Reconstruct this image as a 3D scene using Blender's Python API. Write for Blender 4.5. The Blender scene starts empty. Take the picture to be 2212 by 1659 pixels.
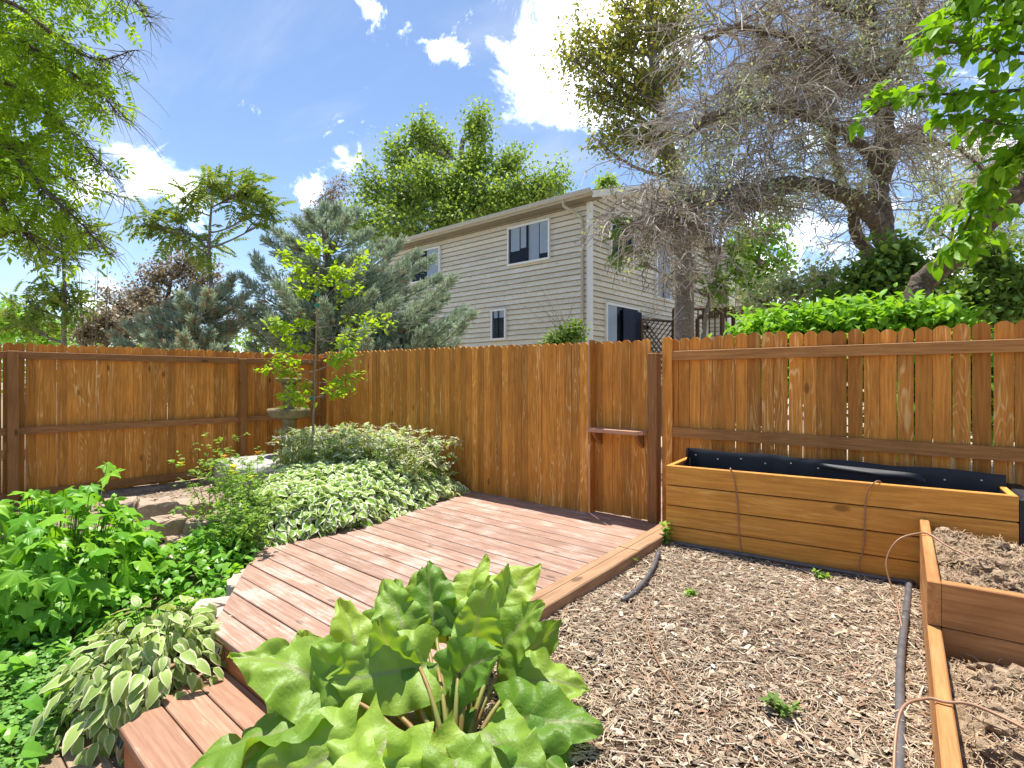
import bpy, math, random
import numpy as np
from mathutils import Vector, Matrix
R = math.radians
scn = bpy.context.scene
COL = scn.collection

# ------------------------------------------------------------------ camera, sky, sun, exposure
EYE = 1.43                      # metres above the deck boards (deck top is z = 0)
FX, RX = (-0.657, 0.754), (0.754, 0.657)     # camera forward and right on the ground plane
FPX, CPX, HPX = 1176.0, 1106.0, 819.0        # focal length, centre and horizon, on a 2212 px wide picture
cam = bpy.data.cameras.new('camera')
cam.lens = 36 * FPX / 2212; cam.sensor_width = 36; cam.clip_end = 3000; cam.clip_start = 0.05
cam.shift_y = -(829.5 - HPX) / 2212
camo = bpy.data.objects.new('camera', cam); COL.objects.link(camo)
camo.location = (0, 0, EYE)
camo.rotation_euler = (R(90), 0, math.atan2(-FX[0], FX[1]))
scn.camera = camo

SUN_DIR = Vector((-0.22, 0.16, 0.96)).normalized()   # towards the sun
world = bpy.data.worlds.new('World'); scn.world = world; world.use_nodes = True
sun = bpy.data.lights.new('sun', 'SUN'); sun.energy = 2.0; sun.angle = R(0.53); sun.color = (1.0, 0.95, 0.87)
suno = bpy.data.objects.new('sun', sun); COL.objects.link(suno)
suno.rotation_euler = SUN_DIR.to_track_quat('Z', 'Y').to_euler()
scn.view_settings.view_transform = 'Standard'; scn.view_settings.look = 'None'
scn.view_settings.gamma = 1.0; scn.view_settings.use_curve_mapping = False
scn.view_settings.exposure = 2.08
SKY_STRENGTH = 0.052
CLOUD_STRENGTH = 1.25
scn.cycles.max_bounces = 8; scn.cycles.diffuse_bounces = 4; scn.cycles.transparent_max_bounces = 12

def W(px, py, d):               # world point seen at picture point (px, py), d metres along the view axis
    l = d * (px - CPX) / FPX
    return np.array((d * FX[0] + l * RX[0], d * FX[1] + l * RX[1], EYE - d * (py - HPX) / FPX))
def G(px, py, z=0.0):           # the same, on the level z
    return W(px, py, FPX * (EYE - z) / (py - HPX))

# ------------------------------------------------------------------ node helpers
class NT:
    def __init__(s, nt): s.nt = nt; s.L = nt.links
    def n(s, t, ins=None, **props):
        nd = s.nt.nodes.new(t)
        for k, v in props.items(): setattr(nd, k, v)
        for k, v in (ins or {}).items(): s.set(nd.inputs[k], v)
        return nd
    def set(s, sock, v):
        if hasattr(v, 'is_output') or isinstance(v, bpy.types.NodeSocket): s.L.new(v, sock)
        elif hasattr(v, 'outputs'): s.L.new(v.outputs[0], sock)
        else:
            if hasattr(sock.default_value, '__len__') and isinstance(v, (tuple, list)) and len(v) == 3 and len(sock.default_value) == 4: v = (*v, 1)
            sock.default_value = v
    def math(s, op, a, b=0.0, c=None, clamp=False):
        nd = s.nt.nodes.new('ShaderNodeMath'); nd.operation = op; nd.use_clamp = clamp
        s.set(nd.inputs[0], a); s.set(nd.inputs[1], b)
        if c is not None: s.set(nd.inputs[2], c)
        return nd.outputs[0]
    def vmath(s, op, a, b=(0, 0, 0)):
        nd = s.nt.nodes.new('ShaderNodeVectorMath'); nd.operation = op
        s.set(nd.inputs[0], a); s.set(nd.inputs[1], b)
        return nd.outputs['Value'] if op in ('DOT_PRODUCT', 'LENGTH', 'DISTANCE') else nd.outputs[0]
    def mix(s, f, a, b, blend='MIX'):
        nd = s.nt.nodes.new('ShaderNodeMix'); nd.data_type = 'RGBA'; nd.blend_type = blend
        s.set(nd.inputs[0], f); s.set(nd.inputs[6], a); s.set(nd.inputs[7], b)
        return nd.outputs[2]
    def step(s, x, lo, hi):
        nd = s.nt.nodes.new('ShaderNodeMapRange'); nd.interpolation_type = 'SMOOTHSTEP'
        s.set(nd.inputs[0], x); s.set(nd.inputs[1], lo); s.set(nd.inputs[2], hi)
        return nd.outputs[0]
    def noise(s, vec, scale, detail=4, rough=0.55, dist=0.0):
        return s.n('ShaderNodeTexNoise', {'Vector': vec, 'Scale': scale, 'Detail': detail, 'Roughness': rough, 'Distortion': dist}).outputs[0]

def new_mat(name):
    m = bpy.data.materials.new(name); m.use_nodes = True
    t = NT(m.node_tree); b = m.node_tree.nodes['Principled BSDF']
    return m, t, b

def wood(name, dark, mid, light, axis=2, streak=0.35, rough=0.62, vary=0.35, scale=1.0, knots=True, wear=0.0, wearcol=(0.55, 0.42, 0.3)):
    m, t, b = new_mat(name)
    tc = t.n('ShaderNodeTexCoord').outputs['Object']
    rnd = t.n('ShaderNodeObjectInfo').outputs['Random']
    off = t.n('ShaderNodeCombineXYZ', {0: t.math('MULTIPLY', rnd, 71.3), 1: t.math('MULTIPLY', rnd, 37.7), 2: t.math('MULTIPLY', rnd, 53.1)})
    p = t.vmath('ADD', tc, off)
    sc = [1.0, 1.0, 1.0]; sc[axis] = 0.055
    ps = t.vmath('MULTIPLY', p, tuple(sc))
    fine = t.noise(ps, 55 * scale, 6, 0.65, 0.3)
    sc2 = [1.0, 1.0, 1.0]; sc2[axis] = 0.11
    low = t.noise(t.vmath('MULTIPLY', p, tuple(sc2)), 6.5 * scale, 2, 0.5, 0.25)
    rings = t.math('ABSOLUTE', t.math('SINE', t.math('MULTIPLY', low, 58.0)))
    ringm = t.step(rings, 0.82, 1.0)
    area = t.step(t.noise(t.vmath('MULTIPLY', p, tuple(sc2)), 9 * scale, 3), 0.45, 0.62)
    c = t.mix(t.step(fine, 0.28, 0.72), dark, mid)
    lite = t.math('MULTIPLY', t.math('MULTIPLY', ringm, area), streak, clamp=True)
    lite = t.math('MULTIPLY', lite, t.step(fine, 0.32, 0.62))
    c = t.mix(lite, c, light)
    flecks = t.math('MULTIPLY', t.step(t.noise(t.vmath('MULTIPLY', p, tuple(sc)), 120 * scale, 3, 0.6), 0.66, 0.76), streak * 0.9)
    c = t.mix(t.math('MULTIPLY', flecks, area), c, light)
    if knots:
        sk = [1.0, 1.0, 1.0]; sk[axis] = 0.45
        v = t.n('ShaderNodeTexVoronoi', {'Vector': t.vmath('MULTIPLY', p, tuple(sk)), 'Scale': 4.2 * scale, 'Randomness': 1.0})
        kn = t.step(v.outputs['Distance'], 0.115, 0.05)
        c = t.mix(t.math('MULTIPLY', kn, 0.75), c, tuple(x * 0.35 for x in dark))
    blot = t.noise(p, 3.1, 4, 0.6)
    if wear > 0:
        wv = t.step(t.math('ADD', t.math('MULTIPLY', blot, 0.6), t.math('MULTIPLY', fine, 0.4)), 0.48, 0.64)
        c = t.mix(t.math('MULTIPLY', wv, wear), c, wearcol)
    val = t.math('ADD', 1.0 - vary / 2, t.math('MULTIPLY', rnd, vary))
    val = t.math('MULTIPLY', val, t.math('ADD', 0.75, t.math('MULTIPLY', blot, 0.5)))
    c = t.mix(1.0, c, t.n('ShaderNodeCombineColor', {0: val, 1: val, 2: val}).outputs[0], 'MULTIPLY')
    t.set(b.inputs['Base Color'], c)
    t.set(b.inputs['Roughness'], t.math('ADD', rough, t.math('MULTIPLY', fine, 0.15)))
    b.inputs['Specular IOR Level'].default_value = 0.3
    bp = t.n('ShaderNodeBump', {'Height': t.math('ADD', fine, t.math('MULTIPLY', ringm, 0.25)), 'Strength': 0.35, 'Distance': 0.003})
    t.set(b.inputs['Normal'], bp)
    return m

def leafmat(name, c1, c2, trans=0.42, rough=0.5, spec=0.22, margin=None, mw=0.3, vein=None, perobj=False, tint=(1.3, 1.2, 0.5), bump=0.0, gain=1.6):
    m, t, b = new_mat(name)
    rnd = t.n('ShaderNodeObjectInfo').outputs['Random'] if perobj else t.n('ShaderNodeNewGeometry').outputs['Random Per Island']
    g_ = gain
    c1 = tuple(min(0.7, x * g_) for x in c1); c2 = tuple(min(0.7, x * g_) for x in c2)
    c = t.mix(rnd, c1, c2)
    uv = t.n('ShaderNodeTexCoord').outputs['UV']
    if margin or vein:
        sx = t.n('ShaderNodeSeparateXYZ', {0: uv})
        u = sx.outputs[0]; v = sx.outputs[1]          # u: 0 midrib .. 1 edge, v: base .. tip
    if vein:
        side = t.math('ABSOLUTE', t.math('SINE', t.math('MULTIPLY', t.math('SUBTRACT', v, t.math('MULTIPLY', u, 0.28)), 22.0)))
        side = t.math('ABSOLUTE', t.math('SINE', t.math('MULTIPLY', t.math('SUBTRACT', v, t.math('MULTIPLY', u, 0.34)), 13.0)))
        vv = t.math('MAXIMUM', t.step(u, 0.10, 0.03), t.math('MULTIPLY', t.step(side, 0.16, 0.04), t.math('SUBTRACT', 0.75, t.math('MULTIPLY', u, 0.5))))
        c = t.mix(t.math('MULTIPLY', vv, 0.85), c, vein)
    if margin:
        nz = t.noise(t.vmath('ADD', uv, t.n('ShaderNodeCombineXYZ', {0: t.math('MULTIPLY', rnd, 40.0)})), 7, 3)
        e = t.math('ADD', u, t.math('MULTIPLY', t.math('SUBTRACT', nz, 0.5), 0.55))
        c = t.mix(t.step(e, 1.0 - mw - 0.05, 1.0 - mw + 0.05), c, margin)
    t.set(b.inputs['Base Color'], c)
    b.inputs['Roughness'].default_value = rough
    b.inputs['Specular IOR Level'].default_value = spec
    if bump:
        w = t.noise(t.n('ShaderNodeTexCoord').outputs['Object'], 26, 4)
        t.set(b.inputs['Normal'], t.n('ShaderNodeBump', {'Height': w, 'Strength': bump, 'Distance': 0.02}))
    tr = t.n('ShaderNodeBsdfTranslucent', {'Color': t.mix(1.0, c, tint, 'MULTIPLY')})
    mx = t.n('ShaderNodeMixShader', {0: trans, 1: b.outputs[0], 2: tr.outputs[0]})
    out = m.node_tree.nodes['Material Output']
    t.L.new(mx.outputs[0], out.inputs[0])
    return m

def plain(name, col, rough=0.6, spec=0.4, metal=0.0, var=0.0, nscale=8.0, bump=0.0, col2=None, bscale=None, perisland=False):
    m, t, b = new_mat(name)
    tc = t.n('ShaderNodeTexCoord').outputs['Object']
    n = t.noise(tc, nscale, 6, 0.6)
    if perisland: n = t.math('ADD', t.math('MULTIPLY', n, 0.3), t.math('MULTIPLY', t.n('ShaderNodeNewGeometry').outputs['Random Per Island'], 0.7))
    c2 = col2 or tuple(x * (1 - var) for x in col)
    t.set(b.inputs['Base Color'], t.mix(t.step(n, 0.25, 0.75), c2, col))
    b.inputs['Roughness'].default_value = rough; b.inputs['Specular IOR Level'].default_value = spec; b.inputs['Metallic'].default_value = metal
    if bump:
        t.set(b.inputs['Normal'], t.n('ShaderNodeBump', {'Height': t.noise(tc, bscale or nscale * 3, 8, 0.65), 'Strength': bump, 'Distance': 0.02}))
    return m

# ------------------------------------------------------------------ sky with clouds
def build_world():
    nt = world.node_tree; nt.nodes.clear(); t = NT(nt)
    sky = t.n('ShaderNodeTexSky', sky_type='NISHITA'); sky.sun_disc = False
    sky.sun_elevation = math.asin(SUN_DIR.z); sky.sun_rotation = math.atan2(SUN_DIR.x, SUN_DIR.y)
    sky.air_density = 1.0; sky.dust_density = 0.6; sky.ozone_density = 1.6; sky.altitude = 1600
    bg = t.n('ShaderNodeBackground', {0: sky.outputs[0], 1: SKY_STRENGTH})
    d = t.n('ShaderNodeTexCoord').outputs['Generated']
    d = t.vmath('NORMALIZE', d)
    z = t.n('ShaderNodeSeparateXYZ', {0: d})
    zz = t.math('ADD', t.math('MAXIMUM', z.outputs[2], 0.0), 0.16)
    pl = t.n('ShaderNodeCombineXYZ', {0: t.math('DIVIDE', z.outputs[0], zz), 1: t.math('DIVIDE', z.outputs[1], zz)})
    n1 = t.noise(pl, 2.3, 9, 0.58, 0.25)
    n2 = t.noise(t.vmath('ADD', pl, (7.3, 2.1, 0)), 0.55, 3, 0.5)
    dens = t.math('ADD', t.math('MULTIPLY', n1, 1.5), t.math('MULTIPLY', n2, 0.45))
    # cumulus banks that stand in this sky (direction, size, weight)
    for (px, py, r, w) in ((1240, 20, 0.19, 0.50), (1170, 150, 0.08, 0.40), (1215, 235, 0.06, 0.30), (1320, 130, 0.1, 0.3), (962, 112, 0.034, 0.42), (1003, 122, 0.024, 0.42), (300, 400, 0.11, 0.33), (215, 400, 0.07, 0.25), (370, 370, 0.06, 0.25),
                           (728, 340, 0.038, 0.36), (672, 405, 0.035, 0.34), (40, 560, 0.12, 0.25), (1640, 600, 0.13, 0.4), (2050, 420, 0.22, 0.3), (1600, 420, 0.14, 0.3)):
        v = Vector(W(px, py, 1.0)) - Vector((0, 0, EYE)); v.normalize()
        dist = t.vmath('DISTANCE', d, tuple(v))
        dens = t.math('ADD', dens, t.math('MULTIPLY', t.step(dist, r * 1.45, 0.0), w * 1.15))
    dens = t.math('ADD', dens, t.math('MULTIPLY', t.math('SUBTRACT', t.noise(d, 11, 9, 0.66, 0.5), 0.5), 2.2))
    mask = t.step(dens, 1.28, 1.80)
    veil = t.math('MULTIPLY', t.step(t.noise(t.vmath('MULTIPLY', pl, (0.5, 1.7, 1)), 1.3, 5, 0.6, 0.6), 0.42, 0.75), 0.40)
    low = t.math('MULTIPLY', t.step(z.outputs[2], 0.22, 0.0), 0.38)
    thin = t.math('MAXIMUM', veil, low)
    shade = t.noise(t.vmath('ADD', pl, (3.1, 0.4, 0.15)), 3.6, 6, 0.6)
    cc = t.mix(t.step(shade, 0.35, 0.62), (0.40, 0.45, 0.54), (1.0, 1.0, 1.0))
    cb = t.n('ShaderNodeBackground', {0: cc, 1: CLOUD_STRENGTH})
    hz = t.n('ShaderNodeBackground', {0: (0.86, 0.92, 1.0, 1), 1: 0.26})
    mh = t.n('ShaderNodeMixShader', {0: thin, 1: bg.outputs[0], 2: hz.outputs[0]})
    mx = t.n('ShaderNodeMixShader', {0: mask, 1: mh.outputs[0], 2: cb.outputs[0]})
    out = t.n('ShaderNodeOutputWorld'); t.L.new(mx.outputs[0], out.inputs[0])
build_world()

# ------------------------------------------------------------------ geometry helpers
rng = np.random.default_rng(11); random.seed(11)

class MB:
    """collects vertices and faces, links them as one mesh object"""
    def __init__(s): s.v = []; s.q = []; s.t = []; s.n = 0; s.ng = []; s.uvv = []; s.hasuv = False
    def add(s, v, q=None, t=None, uv=None):
        v = np.asarray(v, float).reshape(-1, 3)
        if q is not None and len(q): s.q.append(np.asarray(q, int).reshape(-1, 4) + s.n)
        if t is not None and len(t): s.t.append(np.asarray(t, int).reshape(-1, 3) + s.n)
        s.v.append(v); s.n += len(v)
        s.uvv.append(np.zeros((len(v), 2)) if uv is None else np.asarray(uv, float).reshape(-1, 2))
        if uv is not None: s.hasuv = True
        return s
    def box(s, lo, hi, M=None):
        (a, b, c), (d, e, f) = lo, hi
        v = np.array([(a, b, c), (d, b, c), (d, e, c), (a, e, c), (a, b, f), (d, b, f), (d, e, f), (a, e, f)], float)
        if M is not None: v = np.array([tuple(M @ Vector(x)) for x in v])
        return s.add(v, [(3, 2, 1, 0), (4, 5, 6, 7), (0, 1, 5, 4), (1, 2, 6, 5), (2, 3, 7, 6), (3, 0, 4, 7)])
    def tube(s, pts, r, sides=6, cap=True):
        pts = np.asarray(pts, float); n = len(pts)
        r = np.broadcast_to(np.asarray(r, float), (n,)) if np.ndim(r) else np.full(n, r)
        tg = np.gradient(pts, axis=0); tg /= np.linalg.norm(tg, axis=1)[:, None] + 1e-9
        ref = np.array((0.3, 0.2, 1.0)) if abs(tg[0][2]) < 0.9 else np.array((1.0, 0.2, 0.1))
        a = np.cross(tg, ref); a /= np.linalg.norm(a, axis=1)[:, None] + 1e-9
        b = np.cross(tg, a)
        ang = np.arange(sides) * 2 * np.pi / sides
        v = pts[:, None, :] + r[:, None, None] * (np.cos(ang)[None, :, None] * a[:, None, :] + np.sin(ang)[None, :, None] * b[:, None, :])
        i = np.arange(n - 1)[:, None] * sides; k = np.arange(sides)[None, :]; k2 = (k + 1) % sides
        q = np.stack([i + k, i + k2, i + sides + k2, i + sides + k], -1).reshape(-1, 4)
        tr = []
        vv = v.reshape(-1, 3)
        if cap and sides > 3:
            vv = np.vstack([vv, pts[0], pts[-1]]); c0 = n * sides
            for j in range(sides):
                tr.append((c0, (j + 1) % sides, j)); tr.append((c0 + 1, (n - 1) * sides + j, (n - 1) * sides + (j + 1) % sides))
        return s.add(vv, q, tr)
    def prism(s, poly, z0, z1, bev=0.0):
        """upright prism on a convex polygon (counter-clockwise), its top edge eased by bev"""
        P = np.asarray(poly, float)[:, :2]; n = len(P)
        z0 = np.broadcast_to(np.asarray(z0, float), (n,)); z1 = np.broadcast_to(np.asarray(z1, float), (n,))
        rings = [np.c_[P, z0]]
        if bev > 0:
            e = np.roll(P, -1, 0) - P; L = np.linalg.norm(e, axis=1)[:, None]; nrm = np.c_[-e[:, 1], e[:, 0]] / L
            pn = np.roll(nrm, 1, 0); k = 1 + (nrm * pn).sum(1); ins = (nrm + pn) / np.maximum(k, 0.3)[:, None] * bev
            rings += [np.c_[P, z1 - bev], np.c_[P + ins, z1]]
        else: rings += [np.c_[P, z1]]
        base = s.n; nr = len(rings); v = np.vstack(rings); q = []; t = []
        for a in range(nr - 1):
            for j in range(n): q.append((a * n + j, a * n + (j + 1) % n, (a + 1) * n + (j + 1) % n, (a + 1) * n + j))
        for j in range(1, n - 1):
            t.append(((nr - 1) * n, (nr - 1) * n + j, (nr - 1) * n + j + 1)); t.append((0, j + 1, j))
        return s.add(v, q, t)
    def mesh(s, name, smooth=False):
        me = bpy.data.meshes.new(name)
        v = np.vstack(s.v); q = np.vstack(s.q) if s.q else np.zeros((0, 4), int); t = np.vstack(s.t) if s.t else np.zeros((0, 3), int)
        me.vertices.add(len(v)); me.vertices.foreach_set('co', v.astype(np.float32).ravel())
        loops = np.concatenate([q.ravel(), t.ravel()]).astype(np.int32)
        me.loops.add(len(loops)); me.loops.foreach_set('vertex_index', loops)
        np_ = len(q) + len(t)
        me.polygons.add(np_)
        st = np.concatenate([np.arange(len(q)) * 4, len(q) * 4 + np.arange(len(t)) * 3]).astype(np.int32)
        me.polygons.foreach_set('loop_start', st)
        me.polygons.foreach_set('use_smooth', np.full(np_, smooth, bool))
        if s.hasuv:
            ul = me.uv_layers.new(name='UVMap'); uv = np.vstack(s.uvv)[loops]
            ul.data.foreach_set('uv', uv.astype(np.float32).ravel())
        me.update(calc_edges=True); me.validate()
        return me
    def build(s, name, mat, parent=None, smooth=False, origin=None):
        if origin is not None:
            o = np.asarray(origin, float); s.v = [x - o for x in s.v]
        return link(name, s.mesh(name, smooth), mat, parent, origin)

def link(name, me, mat, parent=None, loc=None, rot=None):
    if mat is not None and not me.materials: me.materials.append(mat)
    o = bpy.data.objects.new(name, me); COL.objects.link(o)
    if loc is not None: o.location = tuple(loc)
    if rot is not None: o.rotation_euler = rot
    if parent is not None:
        o.parent = parent
        if parent.get('_abs', 0) or True:
            o.matrix_parent_inverse = Matrix.Translation(parent.location).inverted() if parent.type == 'EMPTY' else parent_world(parent).inverted()
    return o
def parent_world(o):
    M = Matrix.LocRotScale(o.location, o.rotation_euler, o.scale)
    if o.parent is not None: M = parent_world(o.parent) @ o.matrix_parent_inverse @ M
    return M
def thing(name, label, cat, loc=(0, 0, 0), group=None):
    o = bpy.data.objects.new(name, None); COL.objects.link(o); o.location = tuple(loc)
    o.empty_display_size = 0.1
    return tag(o, label, cat, group)
def tag(o, label=None, cat=None, group=None, kind=None):
    if label: o['label'] = label
    if cat: o['category'] = cat
    if group: o['group'] = group
    if kind: o['kind'] = kind
    return o

def frames(tg, up):
    y = tg / (np.linalg.norm(tg, axis=1)[:, None] + 1e-9)
    x = np.cross(y, up); x /= np.linalg.norm(x, axis=1)[:, None] + 1e-9
    z = np.cross(x, y)
    return np.stack([x, y, z], -1)            # columns
def unit(n): 
    v = rng.normal(size=(n, 3)); return v / np.linalg.norm(v, axis=1)[:, None]
def scatter(mb, tmpl, pos, tg, up, size):
    """puts the template leaf (along +y, facing +z) at every position"""
    V, Q, T, UV = tmpl
    n = len(pos); k = len(V)
    size = np.broadcast_to(np.asarray(size, float), (n,))
    F = frames(np.asarray(tg, float), np.asarray(up, float)) * size[:, None, None]
    v = np.einsum('nij,kj->nki', F, V) + np.asarray(pos)[:, None, :]
    offs = (np.arange(n) * k)
    q = (Q[None] + offs[:, None, None]).reshape(-1, 4) if len(Q) else None
    t = (T[None] + offs[:, None, None]).reshape(-1, 3) if len(T) else None
    mb.add(v.reshape(-1, 3), q, t, np.tile(UV, (n, 1)) if UV is not None else None)
    return mb

def T_leaf(w=0.42, fold=0.12, droop=0.18, base=0.0, rows=((0.16, 0.72), (0.42, 1.0), (0.72, 0.66)), wave=0.0):
    V = [(0, 0, 0)]; UV = [(0, 0)]; Q = []; T = []
    for j, (y, k) in enumerate(rows):
        z = -droop * y * y
        wz = wave * (1 if j % 2 else -1)
        V += [(-w * k, y, z + fold * k + wz), (0, y, z), (w * k, y, z + fold * k - wz)]; UV += [(1, y), (0, y), (1, y)]
    V.append((0, 1, -droop)); UV.append((0.9, 1))
    T += [(0, 2, 1), (0, 3, 2)]
    for i in range(len(rows) - 1):
        a = 1 + 3 * i; Q += [(a, a + 1, a + 4, a + 3), (a + 1, a + 2, a + 5, a + 4)]
    a = 1 + 3 * (len(rows) - 1); e = len(V) - 1
    T += [(a, a + 1, e), (a + 1, a + 2, e)]
    return np.array(V, float), np.array(Q, int).reshape(-1, 4), np.array(T, int).reshape(-1, 3), np.array(UV, float)
def T_diamond(w=0.36, fold=0.1, droop=0.1):
    V = [(0, 0, 0), (-w, 0.45, fold), (0, 0.5, -droop * .3), (w, 0.45, fold), (0, 1, -droop)]
    return np.array(V, float), np.zeros((0, 4), int), np.array([(0, 2, 1), (0, 3, 2), (1, 2, 4), (2, 3, 4)]), np.array([(0, 0), (1, .5), (0, .5), (1, .5), (.9, 1)], float)
def T_pinnate(pairs=6, w=0.24, ll=0.36, sag=0.35, tipleaf=True):
    mb = MB(); lt = T_diamond(0.22, 0.05, 0.12); pos = []; tg = []; up = []
    for i in range(pairs):
        y = 0.16 + 0.78 * i / (pairs - 0.3); z = -sag * y * y
        for sgn in (-1, 1):
            pos.append((0, y, z)); tg.append((sgn * 1.0, 0.45, -0.35)); up.append((sgn * 0.2, 0, 1))
    if tipleaf: pos.append((0, 0.95, -sag * 0.9)); tg.append((0, 1, -0.6)); up.append((0, 0.3, 1))
    scatter(mb, lt, np.array(pos), np.array(tg), np.array(up), ll)
    ys = np.linspace(0, 1, 4); c = np.c_[np.zeros(4), ys, -sag * ys * ys]
    mb.add(np.vstack([c + (0.008, 0, 0), c - (0.008, 0, 0)]), [(i, i + 4, i + 5, i + 1) for i in range(3)], None, np.zeros((8, 2)))
    return np.vstack(mb.v), np.vstack(mb.q), np.vstack(mb.t), np.vstack(mb.uvv)
def T_lobed(lobes=5, deep=0.5, droop=0.25, seed=0):
    """palmate leaf: stalk joint near the base, pointed toothed lobes"""
    rg = np.random.default_rng(seed)
    out = []
    for i in range(lobes):
        a = -125 + 250 * i / (lobes - 1); L = 1.0 - 0.35 * abs(a) / 125
        half = 125 / (lobes - 1)
        if i == 0: out.append((a - half * 0.8, 0.28))
        out += [(a - half * 0.42, L * 0.72), (a - half * .22, L * .74), (a, L), (a + half * .22, L * .74), (a + half * 0.42, L * 0.72)]
        out.append((a + half, L * deep) if i < lobes - 1 else (a + half * 0.8, 0.28))
    V = [(0, 0, 0)]; UV = [(0, 0)]
    for a, r in out:
        a = math.radians(a); x, y = r * math.sin(a), r * math.cos(a)
        V.append((x * 0.62, y * 0.62, -droop * r * r + 0.05 * math.sin(7 * a))); UV.append((r, r))
    n = len(out)
    T = [(0, i + 2, i + 1) for i in range(n - 1)]
    return np.array(V, float), np.zeros((0, 4), int), np.array(T), np.array(UV, float)
def T_spray(n=9, seed=3, spread=0.5):
    rg = np.random.default_rng(seed); mb = MB()
    for i in range(n):
        y0 = rg.uniform(0, 0.55); a = rg.uniform(-spread, spread) * 1.3; b = rg.uniform(-spread, spread)
        d = np.array((math.sin(a), math.cos(a), b)); d /= np.linalg.norm(d); L = rg.uniform(0.3, 0.5); w = 0.026
        x = np.cross(d, (0.2, 0.1, 1)); x /= np.linalg.norm(x); p = np.array((0, y0, 0.0))
        mb.add([p - x * w, p + x * w, p + d * L * .6 + x * w * 1.2, p + d * L * .6 - x * w * 1.2, p + d * L], [(0, 1, 2, 3)], [(3, 2, 4)], np.zeros((5, 2)))
    return np.vstack(mb.v), np.vstack(mb.q), np.vstack(mb.t), np.vstack(mb.uvv)

def curve(p0, p1, bend, n=5):
    p0 = np.asarray(p0, float); p1 = np.asarray(p1, float)
    t = np.linspace(0, 1, n)[:, None]; m = (p0 + p1) / 2 + np.asarray(bend, float)
    return (1 - t) ** 2 * p0 + 2 * t * (1 - t) * m + t * t * p1
def spline(P, n=24):
    P = np.asarray(P, float); P = np.vstack([2 * P[0] - P[1], P, 2 * P[-1] - P[-2]]); out = []
    m = len(P) - 3
    for i in range(m):
        a, b, c, d = P[i:i + 4]
        for t in np.linspace(0, 1, max(2, n // m), endpoint=False):
            out.append(0.5 * ((2 * b) + (-a + c) * t + (2 * a - 5 * b + 4 * c - d) * t * t + (-a + 3 * b - 3 * c + d) * t ** 3))
    out.append(P[-2]); return np.array(out)

# ------------------------------------------------------------------ materials
M = {}
M['fence'] = wood('stained_fence_wood', (0.40, 0.15, 0.022), (0.66, 0.272, 0.046), (0.90, 0.62, 0.27), 2, 0.62, vary=0.6)
M['rail'] = wood('stained_rail_wood', (0.24, 0.10, 0.032), (0.38, 0.175, 0.062), (0.5, 0.28, 0.14), 1, 0.25, vary=0.2)
M['railx'] = wood('stained_rail_wood_long', (0.30, 0.13, 0.035), (0.48, 0.225, 0.07), (0.5, 0.28, 0.14), 0, 0.25, vary=0.2)
M['post'] = wood('stained_post_wood', (0.23, 0.095, 0.028), (0.36, 0.165, 0.055), (0.5, 0.28, 0.12), 2, 0.2, vary=0.2)
M['deck'] = wood('redwood_deck_boards', (0.27, 0.15, 0.10), (0.40, 0.255, 0.19), (0.48, 0.375, 0.31), 0, 0.3, 0.6, vary=0.3, wear=0.7, wearcol=(0.47, 0.375, 0.32))
M['step'] = wood('cedar_step_boards', (0.29, 0.145, 0.085), (0.39, 0.225, 0.145), (0.5, 0.34, 0.24), 0, 0.5, 0.6, vary=0.15)
M['timber'] = wood('landscape_timber', (0.28, 0.155, 0.08), (0.39, 0.235, 0.13), (0.52, 0.36, 0.22), 1, 0.4, 0.65, vary=0.2, scale=0.8)
M['fascia'] = wood('orange_fascia_board', (0.30, 0.10, 0.04), (0.46, 0.18, 0.075), (0.6, 0.34, 0.18), 0, 0.2, 0.6)
M['planter'] = wood('honey_planter_boards', (0.54, 0.215, 0.036), (0.80, 0.37, 0.066), (0.86, 0.54, 0.18), 0, 0.35, 0.62, vary=0.3, scale=0.8)
M['planter2'] = wood('orange_planter_boards', (0.40, 0.17, 0.06), (0.50, 0.235, 0.085), (0.68, 0.40, 0.2), 1, 0.15, 0.6, vary=0.15, scale=0.8)
M['boardwalk'] = wood('weathered_walk_boards', (0.20, 0.13, 0.08), (0.34, 0.24, 0.16), (0.5, 0.4, 0.3), 0, 0.4, 0.7)
M['bark'] = plain('grey_bark', (0.34, 0.29, 0.25), 0.85, 0.2, var=0.6, nscale=22, bump=0.9)
M['bark_dark'] = plain('dark_furrowed_bark', (0.20, 0.155, 0.12), 0.9, 0.2, var=0.65, nscale=16, bump=1.0)
M['twig'] = plain('dead_twigs', (0.62, 0.56, 0.48), 0.85, 0.2, col2=(0.21, 0.17, 0.14), nscale=1.5, perisland=True)
M['bare'] = plain('bare_dark_twigs', (0.16, 0.12, 0.09), 0.85, 0.2, var=0.4)
M['stake'] = plain('tan_stake_wood', (0.36, 0.27, 0.16), 0.8, 0.2, var=0.4, nscale=30)
M['stone'] = plain('tan_wall_block', (0.50, 0.38, 0.28), 0.9, 0.2, col2=(0.34, 0.25, 0.18), nscale=14, bump=0.8)
M['flag'] = plain('pale_flagstone', (0.55, 0.46, 0.39), 0.9, 0.2, col2=(0.42, 0.34, 0.28), nscale=9, bump=0.5)
M['concrete'] = plain('grey_concrete', (0.46, 0.45, 0.42), 0.9, 0.2, var=0.3, nscale=9, bump=0.35)
M['birdbath'] = plain('mossy_cast_stone', (0.27, 0.215, 0.12), 0.9, 0.2, col2=(0.15, 0.125, 0.075), nscale=12, bump=0.7)
M['poly'] = plain('black_poly_pipe', (0.07, 0.07, 0.08), 0.5, 0.5, col2=(0.13, 0.12, 0.12), nscale=14)
M['tube'] = plain('brown_drip_tube', (0.36, 0.19, 0.10), 0.45, 0.5, var=0.15)
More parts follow.
